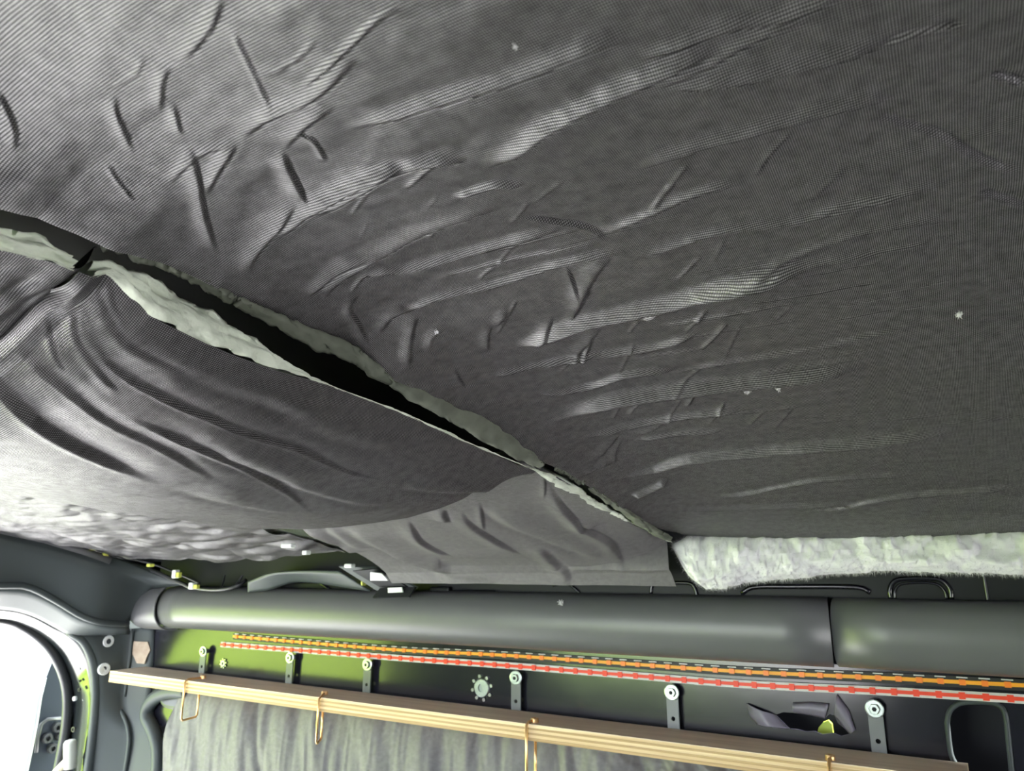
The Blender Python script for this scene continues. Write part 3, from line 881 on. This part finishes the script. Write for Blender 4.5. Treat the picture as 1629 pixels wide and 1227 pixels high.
batting_slab(big, np.linspace(XR + 0.004, 0.22, 30), np.linspace(NEAR_Y + 0.03, 1.0, 70), zright, 0.022, lift=0.006)

# batting that has worked out along the torn edge of the big blanket
def frayed_edge(px_top, px_low, parent, x0=XR, dx=-0.010, seed=1, n=80):
    a = spline([onX(u, v, x0) for u, v in px_top], n); b = spline([onX(u, v, x0 + dx) for u, v in px_low], n)
    rows = []
    for t in np.linspace(0, 1, 9):
        r = a * (1 - t) + b * t
        s = np.arange(n)
        r = r + np.stack([0.004 * math.sin(math.pi * t) + 0.003 * fbm(s * 0.17, np.full(n, t * 3.1), seed),
                          0 * s, 0.0025 * fbm(s * 0.23, np.full(n, t * 4 + 7), seed + 3) * (0.3 + t)], axis=1)
        rows.append(r)
    P = np.array(rows); P[..., 2] += EYE
    o = grid_obj('frayed_batting', P, M['batting_shaded'], parent)
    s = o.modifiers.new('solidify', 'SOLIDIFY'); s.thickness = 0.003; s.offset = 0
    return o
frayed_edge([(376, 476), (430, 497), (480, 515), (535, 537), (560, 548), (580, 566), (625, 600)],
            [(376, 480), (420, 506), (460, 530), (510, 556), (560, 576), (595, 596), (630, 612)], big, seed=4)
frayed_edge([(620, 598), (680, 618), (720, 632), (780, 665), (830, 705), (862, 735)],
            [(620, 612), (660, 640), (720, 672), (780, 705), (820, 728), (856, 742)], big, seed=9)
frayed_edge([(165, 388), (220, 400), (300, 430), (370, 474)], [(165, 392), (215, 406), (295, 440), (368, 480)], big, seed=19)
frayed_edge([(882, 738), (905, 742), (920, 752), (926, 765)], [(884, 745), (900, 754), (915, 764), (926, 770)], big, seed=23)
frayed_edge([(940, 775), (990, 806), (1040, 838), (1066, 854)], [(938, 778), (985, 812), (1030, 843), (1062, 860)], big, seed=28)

# --- blankets beyond the seam
BW = [
    ([(-20, 560), (20, 625), (70, 675), (150, 722), (270, 772)], 22, -0.26, 0.1),
    ([(128, 500), (160, 555), (205, 598), (300, 648), (400, 690), (470, 712), (560, 752), (650, 768)], 13, -0.24, 0.2),
    ([(640, 768), (720, 775), (790, 772), (846, 756)], 11, 0.22, 0.2),
    ([(205, 655), (270, 690), (330, 716), (430, 765), (520, 822)], 12, -0.24, 0.2),
    ([(330, 716), (400, 742), (470, 770), (540, 790), (640, 800)], 12, 0.12, 0.2),
    ([(25, 530), (60, 575), (100, 610), (180, 670), (280, 722), (360, 770)], 14, -0.20, 0.2),
    ([(110, 485), (118, 540), (150, 590), (190, 630)], 12, 0.20, 0.2),
    ([(70, 505), (82, 560), (100, 600)], 10, 0.20, 0.1),
    ([(150, 470), (170, 520), (210, 560), (300, 600)], 16, 0.16, 0.2),
    ([(230, 540), (310, 580), (420, 625), (520, 660)], 26, 0.10, 0.0),
    ([(420, 600), (480, 650), (560, 690), (660, 715)], 26, 0.10, 0.0),
    ([(300, 690), (420, 735), (520, 765)], 22, 0.10, 0.0),
    ([(300, 770), (400, 800), (500, 812), (620, 806)], 14, 0.10, 0.2),
    ([(170, 450), (178, 490), (200, 520)], 12, 0.16, 0.1),
]
def noise_belly(x, y):
    return 0.0022 * fbm(x * 14, y * 12, 41, 3) + 0.0004 * fbm(x * 70, y * 70, 47, 2)
# the blankets sit on the -X side: x axis must ascend
xs = axis_pts([(XB, -0.62, 0.005, 0.0025), (-0.62, XL, 0.0022, 0.0009)])
ys = axis_pts([(0.174, 0.30, 0.0008, 0.0011), (0.30, 0.585, 0.0014, 0.0018), (0.585, 0.614, 0.0008, 0.0008)])
belly, f2 = panel('insulation_blanket', xs, ys, zbelly, BW, 'sagging black cloth faced insulation blanket bulging down in the left of the ceiling', 'insulation',
                  noise_belly, M['fabric'], 0.03, group='black faced insulation blankets')
ys = axis_pts([(NEAR_Y + 0.03, -0.02, 0.02, 0.004), (-0.02, 0.181, 0.0011, 0.0008)])
def noise_upper(x, y):
    return noise_belly(x, y) + 0.0022 * np.sin(y * 190 + x * 60) * smoothstep(0.345, 0.375, -x) + 0.0012 * np.sin(y * 420 - x * 90) * smoothstep(0.34, 0.36, -x)
upper, f3 = panel('insulation_blanket', xs, ys, zupper, [], 'black cloth faced insulation blanket cut off by the left picture edge, above the bulging one', 'insulation',
                  noise_upper, M['fabric'], 0.03, group='black faced insulation blankets')
LW = [
    ([(866, 764), (882, 792), (905, 820), (930, 842), (968, 862), (985, 888), (1010, 906)], 7, 0.34, 0.2),
    ([(925, 845), (930, 835), (945, 838)], 7, 0.3, 0.1),
    ([(866, 756), (867, 775), (865, 795)], 6, 0.35, 0.2),
    ([(762, 798), (766, 820), (770, 846)], 7, 0.35, 0.2),
    ([(644, 822), (655, 842), (668, 860), (700, 878), (724, 886)], 12, 0.30, 0.3),
    ([(730, 808), (740, 828), (770, 850), (830, 884)], 10, 0.28, 0.3),
    ([(700, 808), (706, 822), (712, 832)], 9, 0.3, 0.2),
    ([(780, 795), (820, 830), (900, 862), (970, 888)], 16, 0.14, 0.3),
    ([(490, 838), (520, 860), (560, 880)], 12, 0.16, 0.2),
    ([(530, 836), (548, 850), (580, 872)], 9, 0.16, 0.2),
    ([(560, 832), (600, 860), (650, 886), (720, 905)], 16, 0.14, 0.2),
    ([(850, 870), (890, 905), (910, 922)], 9, 0.2, 0.2),
    ([(820, 880), (900, 895), (1000, 908), (1070, 905)], 10, 0.12, 0.2),
    ([(600, 870), (700, 905), (800, 915)], 10, 0.10, 0.2),
]
xs2 = axis_pts([(-0.83, XL, 0.0022, 0.0016)])
ys = axis_pts([(0.592, 0.88, 0.002, 0.002), (0.88, 1.012, 0.0018, 0.0012)])
def noise_lower(x, y): return 0.0014 * fbm(x * 14, y * 7, 61, 3) + 0.0005 * fbm(x * 55, y * 40, 67, 3)
lower, f4 = panel('insulation_blanket', xs2, ys, zlower, LW, 'smooth black faced insulation blanket hanging down to the rail left of the white roll', 'insulation',
                  noise_lower, M['fabric_wall'], 0.03, group='black faced insulation blankets')
def noise_rear(x, y):
    return 0.020 * np.abs(fbm(x * 8 + y * 5, y * 15 - x * 4, 71, 3)) + 0.0025 * fbm(x * 24, y * 34, 77, 2)
xs3 = np.linspace(-1.63, -0.93, 260); ys3 = np.linspace(0.0, 1.005, 330)
rear, f5 = panel('insulation_blanket', xs3, ys3, zrear, [], 'crumpled grey looking insulation blanket far back over the rear door header', 'insulation',
                 noise_rear, M['fabric'], 0.03, group='black faced insulation blankets')

# fibre core showing along the cut edges of the three blankets at the seam
def cut_edge(root, y0, y1, seed, zf, depth=0.17, n=220):
    """batting body behind the cloth: front face is the torn white edge at the seam"""
    yy = np.linspace(y0, y1, n)
    lo = np.interp(yy, yL, zL); hi = np.maximum(np.interp(yy, yT, zT), lo + 0.0012)
    rows = []
    m = 12
    for t in np.linspace(0, 1, m):
        z = lo * (1 - t) + hi * t
        step = 0.0035 * np.floor(2.6 * (t + 0.35 * fbm(yy * 30, yy * 0 + 3, seed + 5)) ) / 2.6      # layered fibres
        x = XL + 0.0035 * np.sin(math.pi * t**0.7) * (hi - lo) / 0.012 + 0.007 * fbm(yy * 60, np.full(n, t * 5.3), seed, 4, 0.6) * np.clip((hi - lo) / 0.008, 0.15, 1) - step * np.clip((hi - lo) / 0.010, 0, 1) - 0.004 * t
        z = z + 0.0030 * fbm(yy * 110, np.full(n, 9.3), seed + 2) * t**3 * np.clip((hi - lo) / 0.006, 0.1, 1)
        rows.append(np.stack([x, yy, z], 1))
    # top of the slab and its back
    for d in (0.02, 0.06, depth):
        x = np.full(n, XL - d); zz = zf(x, yy) + 0.014
        rows.append(np.stack([x, yy, np.maximum(zz, hi - 0.5 * d)], 1))
    x = np.full(n, XL - depth); rows.append(np.stack([x, yy, zf(x, yy) + 0.012], 1))
    P = np.array(rows); P[..., 2] += EYE
    return grid_obj('batting', P, M['batting'], root, flip=True)
cut_edge(belly, 0.181, 0.607, 101, zbelly)
cut_edge(upper, NEAR_Y + 0.03, 0.172, 111, zupper)
cut_edge(lower, 0.612, 1.0, 121, zlower)
def slab(root, x0, x1, y0, y1, zf, lift, th):
    batting_slab(root, np.linspace(x0, x1, 14), np.linspace(y0, y1, 24), zf, th, lift=lift)
slab(lower, -0.825, XL - 0.175, 0.60, 0.99, zlower, 0.008, 0.016)
slab(rear, -1.62, -0.94, 0.02, 1.0, zrear, 0.004, 0.02)

# white roll of fluff tucked along the wall edge
def fluff_roll():
    top = [(1062, 858), (1090, 850), (1180, 846), (1260, 843), (1330, 840), (1420, 841), (1500, 842), (1545, 838), (1580, 834), (1629, 832), (1800, 828), (2000, 826)]
    low = [(1068, 880), (1085, 908), (1115, 936), (1150, 936), (1175, 928), (1230, 921), (1300, 914), (1400, 907), (1500, 910), (1580, 913), (1629, 913), (1800, 920), (2000, 930)]
    yc = 1.02
    a = np.array([onY(u, v, yc - 0.02) for u, v in top]); b = np.array([onY(u, v, yc - 0.02) for u, v in low])
    x0, x1 = a[0, 0], a[-1, 0]
    n, m = 420, 64
    xx = x0 + (x1 - x0) * np.linspace(0, 1, n)
    zt = np.interp(xx, a[:, 0], a[:, 2]); zl = np.interp(xx, b[:, 0], b[:, 2])
    X2, T2 = np.meshgrid(xx, np.linspace(0, 2 * math.pi, m, endpoint=False), indexing='ij')
    ct, st_ = np.cos(T2), np.sin(T2)
    nz = fbm(X2 * 34 + 0.15 * st_, 1.0 * ct + 1.6 * st_ + 40, 131, 3)
    n2 = fbm(X2 * 150 + 0.3 * st_, 5 * ct + 5 * st_ + 40, 137, 4, 0.6)
    endr = (np.clip(np.arange(n) / 18.0, 0, 1)**0.5)[:, None]
    cz, hz_ = (0.5 * (zt + zl))[:, None], (0.5 * (zt - zl))[:, None]
    P = np.stack([X2 + 0.003 * n2, yc - 0.034 * ct * (1 + 0.38 * nz + 0.10 * n2) * endr,
                  cz + hz_ * np.sign(st_) * np.abs(st_)**0.8 * (1 + 0.10 * nz + 0.10 * n2) * endr + EYE], -1)
    rows = P
    P = np.concatenate([P, P[:, :1]], axis=1)
    root = empty('insulation_roll', (float(xx.mean()), yc, float(zl.min()) + EYE))
    props(root, 'fluffy white fibre insulation roll tucked along the ceiling edge above the black rail', 'insulation')
    grid_obj('batting_core', P, M['fluff'], root, flip=False)
    # loose fibres
    r2 = np.random.default_rng(5); V, Fc = [], []
    flat = rows
    for k in range(34000):
        i = int(r2.integers(1, n - 1)); j = int(r2.integers(0, m))
        p = np.array(flat[i][j]); c0 = np.array([xx[i], yc, 0.5 * (zt[i] + zl[i]) + EYE])
        d = p - c0; d /= np.linalg.norm(d) + 1e-9
        d = d + r2.normal(0, 0.7, 3); d /= np.linalg.norm(d)
        L = r2.uniform(0.002, 0.008); s = np.cross(d, r2.normal(0, 1, 3)); s = s / np.linalg.norm(s) * 0.00011
        b0 = len(V); V += [p - s, p + s, p + d * L]; Fc.append((b0, b0 + 1, b0 + 2))
    o = mesh_obj('loose_fibres', V, Fc, M['fluff'], root); o['kind'] = 'stuff'
fluff_roll()

# ================================================================== SHELF BOARD, STRAPS, HOOKS
BX0, BX1, BYF, BYB, BZT, BZB = -1.614, -0.020, 1.028, 1.112, -0.210, -0.2325
TILT = 0.0085                                     # the board drops slightly towards the front of the van
def bz(x): return -TILT * (x - BX0)
root = empty('plywood_board', (BX0, (BYF + BYB) / 2, BZB + EYE))
props(root, 'long narrow plywood board on edge straps under the black rail', 'board')
n = 7
hz = [0.0009, 0.0041, 0.0026, 0.0042, 0.0026, 0.0042, 0.0039]
z = BZT
for k in range(n):
    z1 = z - hz[k]
    dy = 0.0006 if k % 2 else 0.0
    box('ply', (BX0, BYF + dy, z1 + EYE), (BX1, BYB, z + EYE), M['ply_top'] if k == 0 else (M['ply_light'] if k % 2 else M['ply_dark']), root)
    z = z1
root.rotation_euler.y = TILT

wash = [(325, 1036, 'leftmost, nearest the corner pillar'), (463, 1046, 'second from the corner pillar'), (586, 1057, 'third from the corner pillar'),
        (822, 1078, 'left of the longest copper hook pair'), (1070, 1101, 'left of the torn hole in the panel'), (1392, 1127, 'rightmost, right of the torn hole')]
for k, (u, v, where) in enumerate(wash):
    c = onY(u, v, PY - 0.010)
    zb = BZT + bz(c[0]) - 0.018
    r = empty('hanger_strap', (c[0], PY - 0.01, zb + EYE))
    props(r, 'dark steel strap with zinc washer, %s' % where, 'strap', 'straps holding the board')
    w = 0.0088
    # strap: plate stands off the panel, rounded top, punched hole near its foot
    out = [(c[0] - w, zb)] + [(c[0] + w, zb)] + [(c[0] + w * math.cos(a), c[2] + 0.001 + w * math.sin(a)) for a in np.linspace(0, math.pi, 9)]
    hole = [(c[0] + 0.0032 * math.cos(a), zb + 0.031 + 0.0032 * math.sin(a)) for a in np.linspace(0, 2 * math.pi, 10, endpoint=False)]
    poly_sheet('plate', out, [hole], PY - 0.012, M['strap'], 0.0025, r)
    box('spacer', (c[0] - 0.004, PY - 0.0094, c[2] - 0.004 + EYE), (c[0] + 0.004, PY - 0.0002, c[2] + 0.004 + EYE), M['strap'], r)
    disc('washer', (c[0], PY - 0.012, c[2] + EYE), (0, -1, 0), 0.0112, 0.0014, M['zinc'], r, seg=24, inner=0.0072)
    b = disc('bolt', (c[0], PY - 0.0125, c[2] + EYE), (0, -1, 0), 0.0066, 0.0045, M['zinc'], r, seg=6 if k > 2 else 14)
    disc('socket', (c[0], PY - 0.0168, c[2] + EYE), (0, -1, 0), 0.0030, 0.0006, M['steel_dark'], b, seg=6)

def hook(u1, v_low, u2, ymid, where, screw_px, r=0.0021):
    """bent wire hook: screw on the board top, over the front edge, down, under and back up"""
    top = onY(u1, 0.5 * (v_low + 1100), BYF - 0.003); x1 = top[0]
    zl = onY(u1, v_low, BYF - 0.003)[2]
    x2 = onY(u2, v_low, ymid)[0]
    dz_ = bz(x1)
    s = onZ(screw_px[0], screw_px[1], BZT + dz_ + 0.004)
    zt = BZT + dz_ + 0.0022
    root = empty('wire_hook', (x1, BYF, zl + EYE))
    props(root, 'bent copper wire hook over the board, %s' % where, 'hook', 'copper hooks on the board')
    p = [(s[0], s[1], zt + EYE), (0.5 * (s[0] + x1), 0.5 * (s[1] + BYF), zt + EYE), (x1, BYF + 0.004, zt + EYE), (x1, BYF - 0.003, zt - 0.004 + EYE), (x1, BYF - 0.003, 0.5 * (zt + zl) + EYE),
         (x1, BYF - 0.003, zl + 0.004 + EYE), (x1 * 0.9 + x2 * 0.1, BYF + 0.001, zl + EYE), (x1 * 0.1 + x2 * 0.9, ymid - 0.004, zl + EYE), (x2, ymid, zl + 0.004 + EYE), (x2, ymid, 0.5 * (zl + BZB + dz_) + EYE), (x2, ymid, BZB + dz_ - 0.0005 + EYE)]
    tube('wire', p, r, M['brass'], root, seg=10)
    sc_ = disc('screw_head', (s[0], s[1], BZT + dz_ + EYE), (0, 0, 1), 0.006, 0.006, M['brass'], root, seg=14, inner=0.003)
hook(291, 1147, 313, 1.068, 'leftmost, beside the first strap', (324, 1076))
hook(506, 1184, 511, 1.055, 'between the second and third straps', (517, 1101))
hook(838, 1275, 853, 1.058, 'below the fourth washer, running out of the picture', (851, 1144))
hook(1319, 1330, 1336, 1.058, 'nearest the right end of the board', (1321, 1203))

# lower wall blanket behind the board
xs = axis_pts([(-1.55, 0.05, 0.0032, 0.0026)])
zs = np.linspace(-0.62, -0.250, 150)
gx, gz = np.meshgrid(xs, zs)
left = -1.485 + 0.012 * np.sin(gz * 22)
gx = np.maximum(gx, left)
t = fbm(gx * 11 + gz * 3, gz * 2.0 + gx * 2, 151, 3)
rdg = 0.024 * np.abs(t) + 0.007 * fbm(gx * 42, gz * 6, 157, 3)
crum = smoothstep(-0.55, -0.35, gx) * 0.016 * np.abs(fbm(gx * 30 + gz * 20, gz * 34, 163, 3))
puff = 0.022 * (1 - np.clip((gz + 0.238) / 0.382 + 1, 0, 1)**12)
yy = 1.122 - puff - rdg - crum
P = np.stack([gx, yy, gz + EYE], -1)
root = empty('insulation_blanket', (-0.6, 1.12, -0.62 + EYE))
props(root, 'wrinkled grey black insulation blanket on the wall below the plywood board', 'insulation', 'black faced insulation blankets')
grid_obj('facing_cloth', P, M['fabric_wall'], root, uv=np.stack([gx, gz], -1), flip=False)

# ================================================================== TAPE LIGHTS UNDER THE RAIL
def strip_light(name, px, y, width, base_m, stripe_m, stripe_w, chip_m, chip_size, step, label, reflection_dashes=False):
    pts = spline([onY(u, v, y) for u, v in px], 160)
    root = empty(name, wz(pts[80])); props(root, label, 'light strip')
    def ribbon(nm, w, yoff, th, m_):
        P = np.zeros((2, len(pts), 3))
        P[0] = pts + np.array([0, yoff, -w / 2]); P[1] = pts + np.array([0, yoff, w / 2]); P[..., 2] += EYE
        o = grid_obj(nm, P, m_, root, smooth=False)
        s = o.modifiers.new('solidify', 'SOLIDIFY'); s.thickness = th; s.offset = 0
    ribbon('tape', width, 0, 0.0012, base_m)
    ribbon('phosphor_stripe', stripe_w, -0.0012, 0.0010, stripe_m)
    L = np.r_[0, np.cumsum(np.linalg.norm(np.diff(pts, axis=0), axis=1))]
    me = None
    for d in np.arange(step * 0.5, L[-1], step):
        p = np.array([np.interp(d, L, pts[:, k]) for k in range(3)]) + np.array([0, -0.0018, 0])
        if me is None:
            w, h, t = chip_size
            o = box('chip', (p[0] - w / 2, p[1] - t, p[2] - h / 2 + EYE), (p[0] + w / 2, p[1] + t * 0.2, p[2] + h / 2 + EYE), chip_m, root)
            me = o.data; p0 = p
            if reflection_dashes:
                o = box('reflection_dash', (p[0] - 0.006, p[1] - 0.0004, p[2] + 0.0047 + EYE), (p[0] + 0.006, p[1] + 0.0012, p[2] + 0.0060 + EYE), M['white_tape'], root); pm = o.data  # painted dashes: reflections of the chips in the glossy panel
        else:
            o = bpy.data.objects.new('chip', me); COL.objects.link(o); o.parent = root
            o.location = Vector(p - p0)
            if reflection_dashes:
                o = bpy.data.objects.new('reflection_dash', pm); COL.objects.link(o); o.parent = root
                o.location = Vector(p - p0)
strip_light('orange_light_strip', [(372, 1012), (500, 1023), (640, 1034), (800, 1042), (990, 1055), (1180, 1068), (1400, 1078), (1629, 1090), (1800, 1098)], PY - 0.004, 0.013,
            M['black_tape'], M['orange'], 0.0046, M['orange_chip'], (0.0070, 0.0066, 0.0018), 0.0235, 'orange striped light strip on black tape, directly under the black rail', reflection_dashes=True)
strip_light('red_light_strip', [(352, 1025), (500, 1036), (640, 1047), (800, 1058), (990, 1073), (1180, 1088), (1400, 1099), (1629, 1112), (1800, 1122)], PY - 0.004, 0.0105,
            M['white_tape'], M['red'], 0.0044, M['red'], (0.0070, 0.0080, 0.0012), 0.0250, 'white light strip with a red centre stripe, below the orange one')

# ================================================================== SMALL THINGS
# tan sealant patch by the pillar
c = [onY(u, v, 1.1035 + 0.00057 * (u - 214)) for u, v in ((214, 1020), (236, 1021), (240, 1034), (234, 1046), (231, 1056), (219, 1055), (212, 1040))]
o = mesh_obj('sealant_patch', [wz(p) for p in c], [tuple(range(7))][::1], M['foam']); s = o.modifiers.new('solidify', 'SOLIDIFY'); s.thickness = 0.004; s.offset = 0
props(o, 'tan sealant smear on the body panel beside the corner pillar', 'sealant')

# wiring above the rail at the rear
def cable(px, r, label, m_=M['rubber']):
    o = tube('cable', [wz(p) for p in spline([onY(u, v, y) for u, v, y in px], 50)], r, m_, None, seg=8)
    props(o, label, 'cable', 'cables over the rear of the rail'); return o
cable([(172, 884, 0.96), (185, 893, 1.00), (212, 897, 1.03), (240, 906, 1.05), (290, 928, 1.06), (305, 934, 1.062), (345, 938, 1.065), (378, 932, 1.075), (392, 922, 1.09)], 0.0042,
      'thick grey cable drooping over the rear end of the black rail')
cable([(178, 884, 0.97), (215, 890, 1.02), (250, 899, 1.05), (290, 915, 1.06), (318, 928, 1.07)], 0.0026, 'thin dark cable running above the thick drooping one')
cable([(352, 935, 1.075), (356, 925, 1.085), (358, 915, 1.09)], 0.0020, 'short thin wire rising from the drooping cable, left one of two')
cable([(374, 933, 1.078), (380, 925, 1.085), (386, 915, 1.09)], 0.0026, 'short wire rising from the drooping cable, right one of two')
def clip(u, v, y, w, h, m_, label, m2=None):
    p = onY(u, v, y)
    r = empty('cable_clip', wz(p)); props(r, label, 'clip', 'small clips above the rail')
    o = box('clip_body', (p[0] - w / 2, y - 0.006, p[2] - h / 2 + EYE), (p[0] + w / 2, y + 0.006, p[2] + h / 2 + EYE), m_, r, bevel=0.002)
    if m2: box('clip_tail', (p[0] + w / 2, y - 0.004, p[2] - h * 0.4 + EYE), (p[0] + w * 1.3, y + 0.004, p[2] + h * 0.2 + EYE), m2, r, bevel=0.001)
clip(280, 913, 1.045, 0.012, 0.018, M['clip'], 'white cable clip with a yellow tail above the rail end', M['clip_yellow'])
clip(307, 932, 1.045, 0.014, 0.014, M['clip'], 'white cable clip on the drooping cable where it meets the rail', M['clip_yellow'])
clip(240, 899, 1.03, 0.014, 0.007, M['clip_yellow'], 'yellow green clip on the thin cable under the crumpled blanket')
clip(136, 873, 0.93, 0.026, 0.008, M['clip'], 'flat white clip on the rear header, leftmost of all', M['clip_yellow'])
clip(168, 882, 0.955, 0.008, 0.007, M['clip_yellow'], 'tiny yellow green clip on the rear header')
clip(459, 868, 0.90, 0.024, 0.007, M['clip'], 'flat white clip between the crumpled and the smooth blankets')
clip(488, 879, 0.93, 0.011, 0.007, M['clip'], 'tiny white clip below the flat one at the crumpled blanket')
clip(557, 900, 1.00, 0.017, 0.007, M['clip'], 'small white clip above the black roof bracket')
clip(579, 926, 1.06, 0.004, 0.012, M['clip_yellow'], 'thin yellow tag left of the black roof bracket')
# roof bracket between rail and blanket
root = empty('roof_bracket', wz(onY(620, 945, 1.05))); props(root, 'black folded steel roof bracket with painted white glints above the rail', 'bracket')
def quad_px(name, px, y, m_, th, parent):
    o = mesh_obj(name, [wz(onY(u, v, yy)) for (u, v), yy in zip(px, y)], [tuple(range(len(px)))], m_, parent)
    s = o.modifiers.new('solidify', 'SOLIDIFY'); s.thickness = th; s.offset = 0
    return o
quad_px('arm', [(540, 900), (600, 902), (665, 935), (600, 938)], [1.03, 1.03, 1.06, 1.06], M['paint_in'], 0.004, root)
quad_px('web', [(562, 908), (602, 904), (650, 934), (606, 934)], [1.024, 1.024, 1.052, 1.052], M['steel_dark'], 0.002, root)
quad_px('base', [(606, 936), (662, 934), (652, 950), (594, 951)], [1.05, 1.05, 1.045, 1.045], M['steel_dark'], 0.004, root)
quad_px('white_glint', [(590, 910), (608, 912), (618, 923), (590, 923)], [1.020, 1.022, 1.03, 1.03], M['clip'], 0.002, root)  # white patches stand in for reflections on the black steel
quad_px('white_glint', [(618, 935), (640, 934), (642, 942), (618, 943)], [1.04] * 4, M['clip'], 0.002, root)
# dark trim piece left of bracket: ridge of the side panel with slotted arch
o = loft('trim_7', [[(395, 925, 'y', 1.06), (430, 912, 'y', 1.05), (480, 908, 'y', 1.05), (540, 908, 'y', 1.05)], [(395, 942, 'y', 1.075), (430, 938, 'y', 1.08), (480, 925, 'y', 1.08), (590, 940, 'y', 1.07)]],
         M['paint_in'], thick=0.003); props(o, kind='structure')

# rear door leaf seen past the seal, with hinge recess and bolts
door = empty('rear_door', wz(onX(70, 1290, -1.88))); props(door, 'open rear door edge in dark blue grey paint seen past the rubber seal', 'door')
out = [(100, 1035), (84, 1052), (74, 1078), (66, 1110), (60, 1150), (52, 1190), (44, 1227), (20, 1340), (120, 1340), (130, 1120)]
fr = [onX(u, v, -1.88) for u, v in out]; bk = [p + np.array([-0.03, 0.0, 0]) for p in fr]
n = len(out)
mesh_obj('door_skin', [wz(p) for p in fr + bk], [tuple(range(n)), tuple(range(2 * n - 1, n - 1, -1))] + [(k, k + n, (k + 1) % n + n, (k + 1) % n) for k in range(n)],
         mat('dark_blue_grey_paint', (0.045, 0.055, 0.075), 0.3, spec=0.6, coat=0.3), door)
tube('edge_roll', [wz(onX(u - 5, v, -1.875)) for u, v in out[2:8]], 0.008, M['clip'], door, seg=10)
tube('hinge_recess', [wz(onX(u, v, -1.874)) for u, v in ((58, 1197), (60, 1175), (66, 1152), (76, 1144), (100, 1142))], 0.004, M['strap'], door, seg=8)
for (u, v) in ((90, 1157), (74, 1174), (82, 1190), (96, 1170)):
    b = disc('hinge_bolt', wz(onX(u, v, -1.878)), (1, -0.1, 0), 0.011, 0.012, M['strap'], door, seg=16, inner=0.005)
# strut at the opening: pale roller and cream arm
st = empty('door_check', wz(onX(110, 1227, -1.72))); props(st, 'pale door check roller with a cream arm at the foot of the jamb', 'door check')
tube('roller', [wz(onX(112, v, -1.725)) for v in (1178, 1182, 1200, 1222)], [0.010, 0.013, 0.013, 0.012], mat('pale_grey_plastic', (0.55, 0.58, 0.52), 0.5), st, seg=16)
tube('arm', [wz(onX(112, 1205, -1.74)), wz(onX(98, 1220, -1.745)), wz(onX(70, 1250, -1.75))], 0.008, mat('cream_plastic', (0.8, 0.74, 0.55), 0.5), st, seg=10)

# fibre tufts caught on the cloth and the rail
def tuft(p, size, label, seed):
    r2 = np.random.default_rng(seed); V, Fc = [], []
    p = np.array(p)
    for k in range(60):
        d = r2.normal(0, 1, 3); d /= np.linalg.norm(d); q = p + r2.normal(0, size * 0.25, 3)
        s = np.cross(d, r2.normal(0, 1, 3)); s = s / np.linalg.norm(s) * size * 0.12
        b0 = len(V); V += [q - s, q + s, q + d * size * 0.6]; Fc.append((b0, b0 + 1, b0 + 2))
    o = mesh_obj('fibre_tuft', V, Fc, M['fluff']); props(o, label, 'lint', 'lint specks')
def on_right(u, v, lift=0.003):
    h = hit(u, v, zright); return (h[0], h[1], float(zright(h[0], h[1])) - lift + EYE)
tuft(on_right(1188, 614), 0.0045, 'larger white lint speck on the big blanket, left of a pair', 1)
tuft(on_right(1238, 612), 0.0028, 'smaller white lint speck on the big blanket, right of a pair', 2)
tuft(on_right(820, 63), 0.0014, 'single white lint speck high on the big blanket near the top edge', 3)
tuft(on_right(1525, 493), 0.0030, 'faint lint speck on the far right of the big blanket', 4)
tuft(on_right(695, 520), 0.0022, 'lint speck on the big blanket near the seam', 5)
tuft(wz(onY(892, 959, 1.066)), 0.006, 'white lint caught on the black rail top', 6)

# ================================================================== OUTDOORS
# white rendered garden wall straight behind the open rear door
props(box('garden_wall', (-7.4, 1.3, GZ), (-7.0, 9.0, 1.9), M['white_wall'], bevel=0.03), 'bright white rendered garden wall seen through the rear door opening', 'wall')
def hedge(name, lo, hi, label, seed):
    nx_, ny_, nz_ = 60, 20, 16
    bm = bmesh.new(); bmesh.ops.create_cube(bm, size=1.0)
    bmesh.ops.subdivide_edges(bm, edges=bm.edges[:], cuts=22, use_grid_fill=True)
    lo = np.array(lo); hi = np.array(hi); c = (lo + hi) / 2; s = hi - lo
    for v in bm.verts:
        p = np.array(v.co) * s
        d = 0.45 * float(fbm(np.array(p[0] * 1.1 + p[2] * 0.9), np.array(p[1] * 1.1 + p[2] * 0.6), seed, 4))
        nn = np.array(v.co); nn = nn / (np.linalg.norm(nn) + 1e-6)
        v.co = Vector(p + nn * d)
    me = bpy.data.meshes.new(name); bm.to_mesh(me); bm.free(); me.materials.append(M['hedge'])
    o = bpy.data.objects.new(name, me); COL.objects.link(o); o.location = c
    props(o, label, 'hedge'); return o
hedge('hedge', (-9.0, -7.8, GZ), (-6.8, 1.1, 1.75), 'tall yellow green hedge behind the van, mirrored in the body panels', 201)
